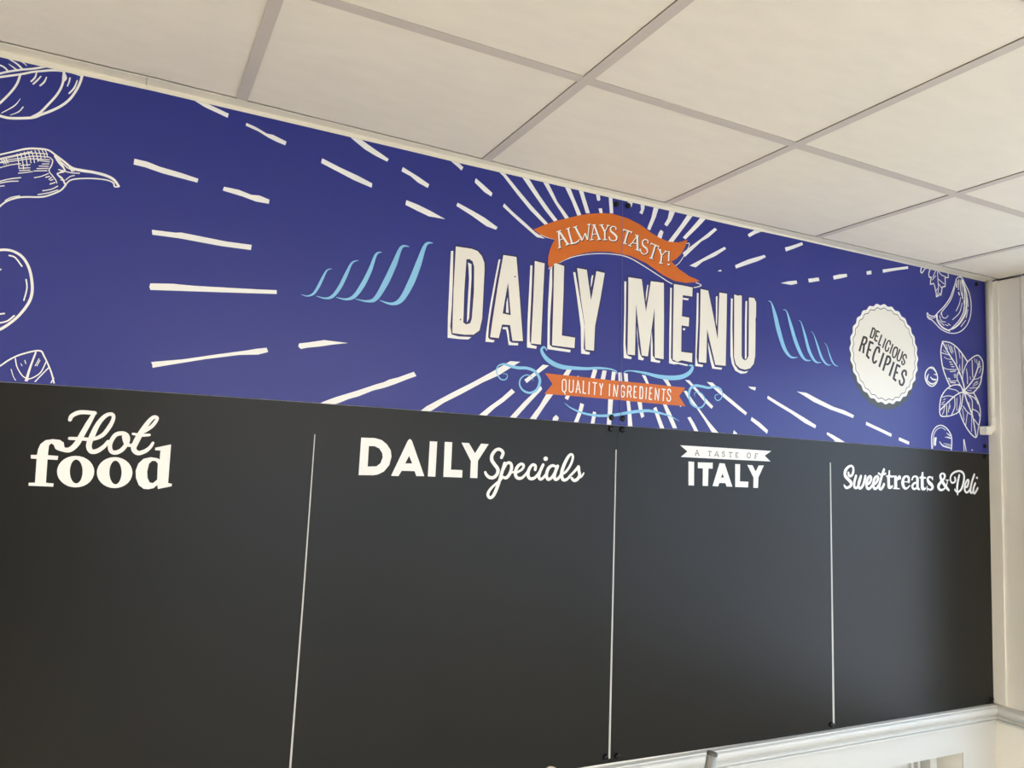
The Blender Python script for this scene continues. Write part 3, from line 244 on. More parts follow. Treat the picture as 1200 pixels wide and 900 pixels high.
 'basil_drawing': [('S',0,1,[23794,22349,23689,22018,23715,21653,23800,21343,23960,21040,24178,20728],[58,59,60,59,59,59]),('S',0,1,[23806,22363,24233,22361,24614,22229,24919,22024,25224,21754],[41,46,54,58,59]),('S',0,1,[25244,21756,25590,21967,25834,22056,25994,22009,26149,21847,26158,21568,26065,21280,25994,21047,25824,20831,25496,20603,25179,20577,25024,20634],[46,44,40,58,64,63,62,60,53,42,42,50]),('S',0,1,[23812,22314,24142,21943,24514,21584,24737,21308,24956,20906,25006,20662],[62,62,63,65,66,66]),('S',0,1,[25946,21826,25834,21562,25598,21162,25309,20887,25005,20650],[66,64,61,56,54]),('S',0,1,[25244,21756,25057,21513,24929,21227,24914,21051],[39,40,42,42]),('S',0,1,[23705,21934,23950,21910,24179,21897],[30,29,29]),('S',0,1,[23802,21404,24046,21354,24585,21393],[31,28,27]),('S',0,1,[23995,20945,24299,20935,24609,20987],[28,27,26]),('S',0,1,[24459,22224,24547,21960,24593,21617],[42]),('S',0,1,[24919,22024,24925,21650,24892,21298],[43,43,42]),('S',0,1,[24659,21301,24593,21072,24759,20840,24947,20657],[41,42,41,40]),('S',0,1,[24697,21280,24848,21145,24956,20906],[40,42,42]),('S',0,1,[25505,21833,25512,21506,25520,21206],[44,44,43]),('S',0,1,[25154,21472,25202,21177,25192,20927],[43]),('S',0,1,[25616,21114,25879,21188,26044,21278],[27,29,32]),('S',0,1,[25304,20762,25663,20804,25906,20850],[27]),('S',0,1,[23871,21791,24059,21737,24289,21748],[26,23,21]),('S',0,1,[24000,22273,24071,22108],[32]),('S',0,1,[24115,22286,24259,22004],[32]),('S',0,1,[24229,22249,24335,21963],[33]),('S',0,1,[24305,22232,24394,22019],[33]),('S',0,1,[25834,21562,26060,21660],[23]),('S',0,1,[23841,22034,24009,21966],[27]),('S',0,1,[25548,20920,25753,21051],[26]),('S',0,1,[25505,20841,25831,20982],[23]),('S',0,1,[25711,20997,25834,21058],[24]),('S',0,1,[25787,21886,25819,21687],[34]),('S',0,1,[25667,21900,25702,21777],[34]),('S',0,1,[24727,22129,24795,21836],[33]),('S',0,1,[24747,21582,24779,21387],[33]),('S',0,1,[25360,21191,25396,21094],[34]),('S',0,1,[25983,21754,25958,21625],[34]),('S',0,1,[26057,21584,25928,21394],[32,31]),('S',0,1,[25183,20677,25419,20672],[22]),('S',0,1,[24170,21637,24285,21641],[34]),('S',0,1,[24225,21556,24359,21564],[33]),('S',0,1,[24279,21475,24433,21483],[33]),('S',0,1,[24196,21282,24505,21324],[32]),('S',0,1,[24183,20876,24490,20890],[33]),('S',0,1,[24073,21026,24187,20999],[39]),('S',0,1,[24404,21191,24539,21203],[27]),('S',0,1,[24421,21138,24537,21149],[27]),('S',0,1,[24439,21088,24516,21095],[27]),('S',0,1,[24870,20701,24984,20616,25138,20549],[61,141,64]),('S',0,1,[24638,20833,24286,20773,23910,20570,23649,20283,23561,19925,23588,19634,23878,19610,24248,19679,24625,19823,24798,20044,24923,20503,24960,20611],[36,38,45,52,54,52,35,37,44,55,56,56]),('S',0,1,[25558,20600,25790,20329,25922,20005,25899,19670,25770,19269,25637,18946,25306,19077,24985,19371,24784,19656,24697,19858,24822,20076],[56,58,59,58,57,41,51,54,56,56,54]),('S',0,1,[24960,20611,24507,20440,24080,20169,23613,19841],[42,45,48,48]),('S',0,1,[24984,20598,25160,20221,25430,19789,25535,19405,25629,18990],[63,63,63,64,64]),('S',0,1,[24638,20833,24802,20793,24937,20624],[48,57,61]),('S',0,1,[24096,20644,24513,20620,24698,20530],[31,33,39]),('S',0,1,[23718,20303,24041,20373,24318,20365],[28,28,30]),('S',0,1,[24411,20373,24422,20017,24226,19692],[45,44,42]),('S',0,1,[24742,20459,24756,20191,24627,19853],[46,45,44]),('S',0,1,[23960,20013,23948,19659],[44]),('S',0,1,[25029,20542,25552,20432,25833,20211],[34,39,43]),('S',0,1,[25265,20470,25450,20303,25431,19819],[43,47,46]),('S',0,1,[25438,20001,25772,19904,25863,19758],[36,41,46]),('S',0,1,[25543,19616,25777,19420],[43]),('S',0,1,[24916,20053,25146,19860,25381,19771],[42,41,37]),('S',0,1,[23688,20081,23850,20152],[23]),('S',0,1,[23664,20020,23824,20061],[21]),('S',0,1,[23783,20205,23899,20259],[24]),('S',0,1,[24124,20113,24044,19783],[33]),('S',0,1,[24550,20324,24534,19876],[34]),('S',0,1,[25144,19800,25033,19374],[34]),('S',0,1,[25403,19727,25357,19155],[35,34]),('S',0,1,[24168,20028,24117,19906],[32]),('S',0,1,[23793,19795,23698,19671],[30]),('S',0,1,[24865,19960,24944,19547],[34]),('S',0,1,[25649,20440,25785,20208],[35]),('S',0,1,[25255,20228,25337,19873],[35]),('S',0,1,[23844,19975,23769,19764],[32]),('S',0,1,[24864,20558,24984,20613,25221,20572],[40,96,51])],
 'olive_drawing': [('S',0,1,[23076,18388,23080,18849,23276,19149,23595,19270,23910,19187,24155,18967,24202,18735,24167,18383],[53,53,45,35,47,54,55,55]),('S',0,1,[23120,18391,23178,18854,23364,19096,23637,19185,23862,19111],[32,31,26,21,26]),('S',0,1,[23522,18670,23707,18535,24138,18469],[39,59,39]),('S',0,1,[23733,18623,24142,18600],[18]),('S',0,1,[23844,18565,24154,18543],[18]),('S',0,1,[23808,18854,23968,18854,24137,18834],[11,44,53]),('S',0,1,[23904,19011,24107,18920],[18,55]),('S',0,1,[23265,18772,23250,18570],[107,129]),('S',0,1,[23333,18805,23307,18688],[43])],
 'sprig_drawing': [('S',0,1,[24894,18816,24901,18388],[45]),('S',0,1,[24917,18817,25033,18394],[45])],
 'berry_drawing': [('P',0,[25421,18465,25419,18459,25416,18454,25410,18448,25404,18444,25395,18440,25386,18438,25377,18437,25367,18437,25358,18438,25350,18441,25343,18445,25338,18450,25335,18455,25335,18461,25336,18467,25339,18473,25345,18478,25352,18483,25360,18487,25369,18489,25379,18490,25388,18490,25397,18488,25405,18486,25412,18482,25417,18477,25420,18471],[])],
 'small_olive_drawing': [('S',1,1,[23135,21342,22954,21272,22814,21122,22778,20940,22846,20781,22980,20683,23147,20649,23318,20726,23439,20861,23466,21030,23375,21216,23251,21322],[42,48,57,61,59,52,39,49,59,62,60,58]),('S',0,1,[22868,21182,23018,21290,23229,21285,23333,21212],[28,23,28,33]),('S',0,1,[22881,20894,22904,20979,22980,21075],[84,67,23]),('S',0,1,[23072,20980,23197,20909,23387,20905],[32,59,59]),('S',0,1,[22859,20851,23044,20750,23213,20744,23374,20828],[44,61,50,37]),('S',0,1,[23255,21100,23329,21093,23436,21096],[11,35,45])],
 'hot_food_heading': [('P',0,[-4291,16959,-4188,16964,-4179,17076,-4148,17179,-4070,17259,-3951,17285,-3827,17278,-3753,17228,-3736,17149,-3719,17121,-3733,17058,-3808,17066,-3889,17099,-3921,17174,-3967,17200,-4000,17158,-4004,16967,-3823,16958,-3828,16878,-4001,16882,-3986,16423,-3854,16413,-3855,16349,-4275,16357,-4276,16415,-4171,16418,-4186,16886,-4284,16887],[]),('P',0,[-3163,16670,-3166,16599,-3184,16532,-3218,16470,-3266,16419,-3325,16380,-3393,16355,-3465,16345,-3538,16351,-3608,16372,-3673,16408,-3728,16456,-3772,16513,-3802,16579,-3816,16648,-3815,16717,-3797,16784,-3764,16845,-3718,16897,-3659,16936,-3593,16963,-3521,16974,-3448,16969,-3376,16949,-3310,16914,-3253,16866,-3209,16807,-3178,16741],[[-3371,16666,-3369,16613,-3373,16562,-3382,16516,-3396,16478,-3415,16449,-3437,16431,-3462,16424,-3487,16429,-3512,16446,-3536,16474,-3557,16511,-3575,16556,-3588,16605,-3595,16658,-3597,16711,-3593,16761,-3584,16807,-3570,16846,-3551,16875,-3529,16893,-3505,16900,-3479,16895,-3454,16879,-3430,16851,-3409,16814,-3391,16769,-3378,16719]]),('P',0,[-2467,16674,-2470,16603,-2488,16535,-2522,16474,-2570,16423,-2629,16383,-2696,16358,-2767,16348,-2840,16354,-2910,16376,-2974,16411,-3029,16459,-3072,16518,-3102,16583,-3116,16652,-3114,16722,-3096,16789,-3063,16850,-3017,16901,-2959,16941,-2893,16968,-2822,16978,-2749,16974,-2678,16953,-2613,16918,-2556,16870,-2512,16811,-2482,16745],[[-2667,16670,-2666,16616,-2670,16566,-2679,16520,-2693,16481,-2712,16452,-2734,16433,-2759,16427,-2784,16432,-2809,16449,-2832,16477,-2853,16514,-2870,16559,-2883,16609,-2891,16663,-2892,16716,-2889,16767,-2879,16813,-2865,16851,-2847,16881,-2825,16900,-2800,16907,-2775,16902,-2749,16885,-2726,16857,-2705,16819,-2688,16774,-2675,16724]]),('P',0,[-2080,17207,-1783,17291,-1774,16481,-1698,16465,-1702,16414,-1960,16351,-1978,16433,-2043,16367,-2135,16341,-2229,16347,-2329,16424,-2392,16568,-2410,16714,-2374,16862,-2282,16969,-2150,17005,-2027,16989,-1976,16967,-1977,17152,-2081,17156],[[-2004,16877,-2049,16929,-2117,16932,-2171,16870,-2193,16707,-2176,16575,-2128,16482,-2065,16469,-1990,16545]]),('S',0,1,[-3686,17688,-3660,17768,-3554,17841,-3429,17859,-3263,17853],[67,82,86,81,81]),('S',0,1,[-3274,17837,-3358,17629,-3441,17422,-3523,17217,-3637,17091,-3761,17091,-3850,17121],[69,96,101,108,102,84,83]),('S',0,1,[-3657,17318,-3457,17320,-3254,17323,-3083,17413,-2969,17595,-2912,17774,-2953,17854,-3066,17808,-3180,17640,-3261,17403,-3307,17199,-3258,17080,-3157,17085,-3037,17183,-2969,17289],[63,69,69,79,82,68,70,79,92,105,102,92,92,79,67]),('S',1,1,[-2723,17472,-2850,17426,-2926,17247,-2900,17103,-2807,17072,-2695,17142,-2616,17292,-2627,17424],[88,85,79,79,88,85,81,79]),('S',0,1,[-2686,17406,-2641,17276,-2544,17231,-2470,17294],[79,76,65,64]),('S',0,1,[-2316,17539,-2178,17658,-2095,17813,-2153,17848,-2240,17759,-2357,17543,-2446,17331,-2486,17167,-2398,17082,-2268,17127,-2181,17211,-2134,17303],[76,75,66,72,86,106,116,100,93,83,69,57]),('S',0,1,[-2525,17474,-2376,17453,-2216,17468],[47,65,54])],
 'daily_specials_heading': [('P',0,[2308,17659,2635,17668,2811,17628,2947,17531,3049,17396,3076,17243,3035,17045,2914,16887,2760,16807,2647,16787,2301,16781],[[2504,17472,2647,17474,2765,17424,2844,17316,2859,17219,2815,17078,2719,17000,2506,16986]]),('P',0,[3466,17651,3514,17694,3567,17656,3936,16809,3731,16803,3679,16920,3351,16917,3279,16788,3094,16790],[[3517,17282,3608,17104,3430,17097]]),('P',0,[4032,17664,4226,17668,4224,16804,4028,16804],[]),('P',0,[4426,17670,4627,17672,4628,16991,4939,16990,4939,16804,4435,16805],[]),('P',0,[4878,17673,5080,17675,5261,17427,5418,17677,5632,17676,5352,17238,5357,16805,5157,16805,5158,17222],[]),('S',0,1,[6009,17351,6049,17472,5960,17555,5842,17533,5743,17410,5737,17281,5821,17167,5918,17053,5910,16935,5823,16843,5706,16830,5613,16890,5570,16958],[84,90,82,83,93,99,96,99,93,87,84,79,66]),('S',0,1,[6109,17206,6045,16987,5984,16773,5903,16536,5820,16371,5731,16322,5671,16391,5697,16484,5795,16603,5972,16749,6047,16822],[90,89,89,94,86,74,82,77,65,60,60]),('S',0,1,[6069,17035,6162,17199,6268,17220,6313,17115,6267,16947,6166,16837,6067,16858],[73,76,79,91,89,83,62]),('S',0,1,[6253,16970,6372,16993],[52,53]),('S',0,1,[6400,16970,6493,16997,6625,17078,6661,17176,6578,17208,6474,17121,6427,16976,6472,16859,6595,16839,6713,16926,6803,17049],[53,59,67,75,73,89,97,86,77,67,58]),('S',0,1,[7008,17080,7010,17177,6920,17198,6829,17086,6800,16941,6853,16847,6977,16851,7096,16963,7174,17098],[83,80,75,91,98,84,80,69,65]),('S',0,1,[7239,17210,7162,17050,7121,16903,7179,16833,7280,16896,7372,17033],[87,88,94,77,74,60]),('P',0,[7377,17379,7376,17366,7372,17353,7364,17342,7354,17332,7341,17324,7327,17320,7313,17317,7298,17318,7283,17322,7270,17328,7259,17337,7251,17348,7245,17360,7243,17373,7244,17386,7249,17398,7256,17410,7266,17420,7279,17427,7293,17432,7308,17434,7323,17433,7337,17430,7350,17423,7361,17415,7370,17404,7375,17391],[]),('S',0,1,[7635,17169,7534,17204,7410,17131,7353,16959,7400,16839,7518,16892,7625,17066],[70,74,92,95,85,80,71]),('S',0,1,[7682,17190,7605,16992,7610,16858,7704,16861,7812,16999],[95,96,92,78,66]),('S',0,1,[7771,16961,7939,17053,8090,17255,8149,17456,8094,17528,7996,17449,7875,17222,7812,16999,7855,16853,7962,16844,8087,16947],[56,70,73,76,64,88,101,103,92,76,64]),('S',0,1,[8059,16933,8199,17062,8334,17203],[65,71,82]),('S',0,1,[8334,17195,8350,17092,8377,16981,8308,16867,8208,16832,8133,16887],[99,93,93,92,84,80]),('S',0,1,[8351,16906,8437,16946,8507,17035],[62,59,45])],
 'italy_heading': [('P',0,[11775,17955,13489,17959,15352,17956,15082,17799,15325,17630,13493,17621,11807,17617,12045,17789],[]),('P',0,[12092,17498,12302,17496,12308,16806,12106,16808],[]),('P',0,[12442,17487,13006,17499,13002,17320,12845,17322,12834,16807,12634,16807,12632,17319,12445,17317],[]),('P',0,[13269,17495,13468,17493,13778,16812,13554,16809,13503,16909,13271,16907,13223,16805,13010,16812],[[13393,17195,13441,17072,13335,17071]]),('P',0,[13881,17493,14079,17496,14074,16981,14417,16978,14404,16805,13890,16805],[]),('P',0,[14367,17487,14578,17484,14709,17299,14830,17486,15048,17500,14825,17121,14807,16800,14619,16800,14623,17106],[])],
 'italy_banner_lettering': [('S',0,0,[12343,17698,12404,17851,12477,17694],[22,18,22]),('S',0,0,[12364,17746,12454,17745],[18]),('S',0,0,[12327,17697,12371,17696],[18]),('S',0,0,[12455,17690,12500,17690],[18]),('S',0,0,[12831,17810,12834,17831,12945,17828,12948,17806],[23,18,19,23]),('S',0,0,[12889,17828,12878,17701],[23]),('S',0,0,[12852,17700,12911,17700],[18]),('S',0,0,[13078,17705,13158,17841,13226,17691],[22,18,23]),('S',0,0,[13100,17737,13206,17736],[18]),('S',0,0,[13061,17704,13104,17704],[18]),('S',0,0,[13200,17690,13246,17692],[18]),('S',0,1,[13457,17809,13437,17846,13377,17831,13377,17792,13451,17757,13459,17714,13392,17699,13365,17728],[23,19,21,22,22,21,18,22]),('S',0,0,[13631,17817,13634,17837,13762,17836,13763,17812],[23,18,19,24]),('S',0,0,[13695,17835,13683,17698],[24,23]),('S',0,0,[13656,17697,13717,17697],[18]),('S',0,0,[13997,17813,13996,17833,13908,17834,13903,17703,13991,17701,13998,17725],[24,19,22,23,18,23]),('S',0,0,[13909,17773,13970,17770],[18]),('S',1,1,[14426,17853,14485,17824,14492,17773,14465,17714,14417,17696,14368,17728,14364,17793,14381,17833],[21,23,24,22,19,24,24,23]),('S',0,0,[14785,17822,14785,17841,14694,17842,14674,17702],[25,19,23,24]),('S',0,0,[14646,17701,14716,17701],[18]),('S',0,0,[14680,17773,14757,17771],[18])],
 'sweet_treats_heading': [('S',0,1,[18798,17397,18822,17313,18934,17306,19018,17415,19029,17563,18938,17634,18770,17575,18647,17444,18646,17297,18796,17176,18923,17074,18909,16990,18793,16920,18672,16910,18597,16982],[91,91,87,102,97,69,95,129,130,121,124,112,85,89,67]),('S',0,1,[19158,17303,19076,17100,19074,16952,19159,16908,19268,17000,19396,17300],[108,109,109,79,106,109]),('S',0,1,[19396,17304,19291,17106,19289,16937,19391,16914,19516,17049,19613,17307],[107,110,109,87,107,110]),('S',0,1,[19657,17053,19814,17096,19895,17252,19843,17319,19738,17247,19663,17074,19693,16926,19811,16908,19945,17018],[80,98,113,77,105,112,106,84,98]),('S',0,1,[19978,17062,20130,17105,20244,17263,20191,17330,20069,17257,19997,17084,20026,16934,20134,16916,20272,17027],[81,97,113,78,106,113,108,85,99]),('S',0,1,[20538,17565,20438,17377,20338,17136,20287,16963,20350,16895,20447,16956,20529,17066],[111,112,113,115,78,103,108]),('S',0,1,[20263,17432,20422,17381,20617,17437],[74,65,69]),('P',0,[20775,17551,20846,17554,20837,17390,21000,17369,20992,17304,20835,17314,20830,17064,20869,17017,20984,17057,20982,16981,20867,16917,20753,16920,20705,16973,20695,17299,20622,17361,20752,17387],[]),('P',0,[20990,17384,21187,17380,21186,17303,21303,17406,21402,17365,21400,17266,21293,17247,21200,17205,21202,16964,21327,16957,21326,16919,20991,16920,20991,16955,21047,16971,21054,17321,20989,17341],[]),('S',0,0,[21514,17188,21832,17184],[35,36]),('S',0,1,[21806,17201,21802,17333,21676,17378,21540,17303,21490,17148,21544,17006,21676,16954,21856,17058],[115,110,62,111,160,130,71,38]),('S',0,1,[21986,17279,22053,17368,22197,17387,22267,17311,22263,17158,22277,16994,22384,16938],[73,61,64,137,137,127,48]),('S',0,1,[22246,17186,22083,17142,21991,17045,22043,16960,22168,16963,22278,17053],[40,79,113,87,63,56]),('P',0,[22520,17556,22593,17558,22596,17393,22723,17385,22722,17325,22601,17322,22600,17038,22658,16992,22732,17041,22730,16970,22619,16909,22492,16917,22440,16998,22448,17317,22376,17322,22377,17374,22469,17412],[]),('S',0,1,[23064,17336,23036,17376,22907,17391,22820,17312,22883,17200,23028,17120,23081,17027,22968,16945,22822,16973],[57,52,66,117,142,142,131,69,52]),('S',0,0,[23093,17420,23100,17282],[33]),('S',0,0,[22788,17078,22783,16889],[37]),('S',0,1,[23980,16953,23776,17105,23575,17316,23523,17458,23639,17546,23769,17478,23708,17344,23496,17193,23398,17059,23507,16954,23696,16982,23860,17131,23919,17302],[88,139,138,111,48,113,81,112,142,87,70,57,49]),('S',0,0,[23801,17310,24011,17317],[34]),('S',0,1,[24340,17412,24364,17315,24276,17235,24142,17236,24081,17343,24131,17490,24328,17611,24601,17660,24795,17610,24876,17478,24828,17255,24715,17032,24555,16918,24419,16915],[93,91,65,71,77,76,71,69,96,102,100,94,73,49]),('S',0,1,[24595,17505,24510,17295,24455,17050,24474,16819],[91,107,108,85]),('S',0,1,[24325,16986,24389,16922,24496,16905],[72,63,53]),('S',0,1,[24892,17073,25051,17127,25130,17313,25060,17348,24936,17209,24890,17012,24972,16896,25123,16944,25226,17045],[68,88,99,76,95,98,72,78,88]),('S',0,1,[25473,17559,25336,17319,25239,17070,25233,16910,25320,16899,25402,16975],[96,96,98,98,71,88]),('S',0,1,[25513,17238,25414,17074,25392,16926,25478,16883,25654,17068],[95,98,99,78,91]),('P',0,[25690,17449,25688,17440,25683,17431,25675,17422,25666,17415,25654,17410,25641,17406,25628,17405,25614,17406,25602,17408,25590,17413,25581,17419,25574,17427,25570,17436,25569,17445,25571,17455,25576,17464,25583,17472,25593,17479,25605,17485,25618,17488,25631,17490,25644,17489,25657,17486,25668,17482,25677,17475,25684,17467,25688,17459],[])],
 'divider_line': [('S',0,0,[1220,17674,1210,13924,1182,10349],[23,33,42]),('S',0,0,[9541,17719,9561,13531,9579,9514],[34,48,61]),('S',0,0,[17952,17703,18003,13509,18052,9510],[47,66,84])],
}
BADGE=(2.0651, 2.1569, 0.1758)
BOLTS={'bt': [(0.9323, 2.472), (0.9728, 2.4753), (0.9351, 1.8602), (0.973, 1.8599), (2.5878, 2.4811), (2.6142, 1.8641)], 'kt': [(0.935, 1.8289), (0.9727, 1.8292), (0.9455, 0.9556), (0.9833, 0.954), (1.7938, 0.9497), (2.613, 1.8246), (2.615, 0.9503)]}
# ------------------------------------------------------------------ room shell
bm = bmesh.new(); box(bm, XL - 0.15, 3.0, YB - 0.15, 0.35, -0.1, 0.0); struct(link('floor', fixn(bm), M_floor))

# ceiling tiles in a 600 mm grid, row next to the menu wall cut to 505 mm
FL = [(-0.9, -0.038), (-0.55, -0.0374), (-0.34, -0.0378), (-0.28, -0.039), (0.0, -0.033), (0.2987, -0.0275), (0.4854, -0.0240), (0.7, -0.0190), (0.8, -0.0190), (0.91, -0.0210),
      (1.0921, -0.0212), (1.2193, -0.0225), (1.349, -0.0269), (1.6326, -0.0333), (1.7854, -0.0360), (1.949, -0.0383), (2.2836, -0.0420), (2.66, -0.0440)]
GX = [0.5033 + 0.6 * k for k in range(-6, 4)]; GY = [-0.505 - 0.6 * k for k in range(0, 10)]
DXO = {-0.0967: -0.002, 0.5033: 0.0058, 1.1033: -0.0035, 1.7033: -0.0023, 2.3033: 0.002}
GX = [g + next((v for k, v in DXO.items() if abs(k - g) < 1e-3), 0) for g in GX]
LAMPS = [(-2.197, -2.005), (-2.197, -3.205), (-2.197, -4.405), (0.203, -4.405), (1.403, -4.405), (-0.397, -5.605), (0.803, -5.605), (2.003, -5.605)]   # centres of the light panels
xs = [XL] + [g for g in GX if g > XL] + [2.70]; ys = [0.0] + [g for g in GY if g > YB] + [YB]
bm = bmesh.new(); lampcells = []
for i in range(len(xs) - 1):
    for j in range(len(ys) - 1):
        x0, x1, y1, y0 = xs[i] + 0.010, xs[i + 1] - (0.0112 if xs[i + 1] < 0 else 0.0126), ys[j] - 0.009, ys[j + 1] + 0.009
        if i == len(xs) - 2: x1 = XR(HC) + 0.002
        cx, cy = (xs[i] + xs[i + 1]) / 2, (ys[j] + ys[j + 1]) / 2
        if any(abs(cx - a) < 0.25 and abs(cy - b) < 0.25 for a, b in LAMPS):
            lampcells.append((x0, x1, y0, y1)); continue
        if j == 0:
            st = [x0] + [x for x, _ in FL if x0 < x < x1] + [x1]
            up = [(x, interp(FL, x) - 0.0012) for x in st]
            pts = [(x0, y0), (x1, y0)] + up[::-1]
            lo = [bm.verts.new((x, y, HC + 0.0025)) for x, y in pts]; hi = [bm.verts.new((x, y, HC + 0.018)) for x, y in pts]
            bm.faces.new(lo); bm.faces.new(hi[::-1])
            for k in range(len(pts)):
                l = (k + 1) % len(pts); bm.faces.new([lo[k], lo[l], hi[l], hi[k]])
        else: box(bm, x0, x1, y0, y1, HC + 0.0025, HC + 0.018)
ceil = struct(link('ceiling', fixn(bm), M_tile))
bm = bmesh.new()
for g in GX:
    if g > XL: box(bm, g - 0.012, g + 0.012, YB, interp(FL, g) - 0.001, HC, HC + 0.0012); box(bm, g - 0.001, g + 0.001, YB, -0.05, HC + 0.001, HC + 0.03)
for g in GY:
    if g > YB: box(bm, XL, XR(HC) + 0.002, g - 0.0125, g + 0.0125, HC + 0.0002, HC + 0.0014); box(bm, XL, XR(HC) + 0.002, g - 0.001, g + 0.001, HC + 0.001, HC + 0.03)
g_ = link('ceiling_grid', fixn(bm), M_bar, ceil)
bm = bmesh.new(); box(bm, XL - 0.1, 3.0, YB - 0.1, 0.3, HC + 0.12, HC + 0.14); struct(link('ceiling_slab', fixn(bm), M_shade))
LAMP_AT = ['by the left wall, nearest the menu wall', 'by the left wall, second from the menu wall', 'by the left wall, third from the menu wall',
           'at the back, first right of the left wall row', 'middle of the room, left of the window wall pair', 'at the back, centre', 'beside the far window, nearer the menu wall',
           'at the back, second from the window wall', 'at the back, nearest the window wall', 'spare']
for n, (x0, x1, y0, y1) in enumerate(lampcells):
    e = bpy.data.objects.new('ceiling_light', None); SC.collection.objects.link(e); e.location = ((x0 + x1) / 2, (y0 + y1) / 2, HC); bpy.context.view_layer.update()
    thing(e, 'square recessed ceiling light panel, ' + LAMP_AT[n], 'ceiling light', 'recessed ceiling light panels')
    bm = bmesh.new(); box(bm, x0, x1, y0, y0 + 0.02, HC, HC + 0.03); box(bm, x0, x1, y1 - 0.02, y1, HC, HC + 0.03)
    box(bm, x0, x0 + 0.02, y0 + 0.02, y1 - 0.02, HC, HC + 0.03); box(bm, x1 - 0.02, x1, y0 + 0.02, y1 - 0.02, HC, HC + 0.03); link('frame', fixn(bm), M_trim, e)
    bm = bmesh.new(); box(bm, x0 + 0.02, x1 - 0.02, y0 + 0.02, y1 - 0.02, HC + 0.005, HC + 0.02); link('diffuser', fixn(bm), M_lamp, e)

# menu wall with the hatch opening low on the right
WF = T_ + 0.001
HX0, HX1, HZ = 1.45, 2.447, 0.786
bm = bmesh.new()
box(bm, XL - 0.1, 3.0, WF, 0.35, HZ, 2.62); box(bm, XL - 0.1, HX0, WF, 0.35, 0, HZ); box(bm, HX1, 3.0, WF, 0.35, 0, HZ); box(bm, HX0, HX1, 0.30, 0.35, 0, HZ)
struct(link('wall_back', fixn(bm), M_wall))
# painted white dado below the rail
bm = bmesh.new()
box(bm, XL, 2.631, 0.0, WF, HZ, 0.872); box(bm, XL, HX0, 0.0, WF, 0.0, HZ); box(bm, HX1, 2.625, 0.0, WF, 0.0, HZ)
struct(link('trim_3', fixn(bm), M_gloss))
# moulded boards inside the opening
bm = bmesh.new()
box(bm, HX0, HX1, 0.10, 0.12, 0, HZ)
box(bm, 2.292, 2.304, 0.088, 0.10, 0, HZ); box(bm, 2.322, 2.334, 0.084, 0.10, 0, HZ); box(bm, 2.354, 2.388, 0.06, 0.10, 0, HZ)
struct(link('trim_4', fixn(bm), M_gloss))
bm = bmesh.new(); box(bm, 1.50, 2.29, 0.092, 0.10, 0.05, 0.72); struct(link('door_1', fixn(bm), M_wall))

# right wall: a narrow pier, the window, and the rest
Y0, Y1, Z0, Z1 = WIN1
bm = bmesh.new()
box(bm, 0, 0.2, -0.045, 0.3, 0, 2.4945, True); box(bm, 0.0, 0.2, -0.1195, -0.045, 0, 2.4945, True)
box(bm, 0.0, 0.2, Y1, -0.1195, 0, 2.4945, True)
V0, V1 = WIN3[0], WIN3[1]
for a, b, c, d in (WIN1, WIN3): box(bm, 0, 0.2, a, b, 0, c, True); box(bm, 0, 0.2, a, b, d, 2.4945, True)
box(bm, 0, 0.2, V1, Y0, 0, 2.4945, True); box(bm, 0, 0.2, YB - 0.1, V0, 0, 2.4945, True)
struct(link('wall_right', fixn(bm), M_wall))
bm = bmesh.new(); box(bm, 2.90, 3.0, YB - 0.1, 0.3, 2.4, 2.62); struct(link('light_stop', fixn(bm), M_shade))  # unseen block added behind the wall head to stop light in the gap
bm = bmesh.new(); box(bm, XL - 0.12, XL, YB - 0.1, 0.3, 0, 2.62)
struct(link('wall_left', fixn(bm), M_wall))
x0, x1, z0, z1 = WIN2
bm = bmesh.new()
box(bm, XL - 0.1, x0, YB - 0.12, YB, 0, 2.62); box(bm, x1, 3.0, YB - 0.12, YB, 0, 2.62); box(bm, x0, x1, YB - 0.12, YB, 0, z0); box(bm, x0, x1, YB - 0.12, YB, z1, 2.62)
struct(link('wall_front', fixn(bm), M_back))
# windows
w = 0.05
def sash(name, Y0, Y1, Z0, Z1):
  bm = bmesh.new()
  for a, b in ((Y0, Y0 + w), (Y1 - w, Y1), ((Y0 + Y1) / 2 - 0.03, (Y0 + Y1) / 2 + 0.03)): box(bm, 0.08, 0.13, a, b, Z0, Z1, True)
  box(bm, 0.08, 0.13, Y0, Y1, Z0, Z0 + w, True); box(bm, 0.08, 0.13, Y0, Y1, Z1 - w, Z1, True)
  wn = struct(link(name, fixn(bm), M_gloss))
  bm = bmesh.new(); box(bm, 0.10, 0.104, Y0 + w, Y1 - w, Z0 + w, Z1 - w, True); link('pane', fixn(bm), M_glass, wn)
sash('window_1', *WIN1); sash('window_3', *WIN3)
bm = bmesh.new()
for a in (x0, (2 * x0 + x1) / 3, (x0 + 2 * x1) / 3, x1 - w): box(bm, a, a + w, YB - 0.10, YB - 0.05, z0, z1)
box(bm, x0, x1, YB - 0.10, YB - 0.05, z0, z0 + w); box(bm, x0, x1, YB - 0.10, YB - 0.05, z1 - w, z1)
wn = struct(link('window_2', fixn(bm), M_gloss))
bm = bmesh.new(); box(bm, x0 + w, x1 - w, YB - 0.08, YB - 0.076, z0 + w, z1 - w); link('pane', fixn(bm), M_glass, wn)

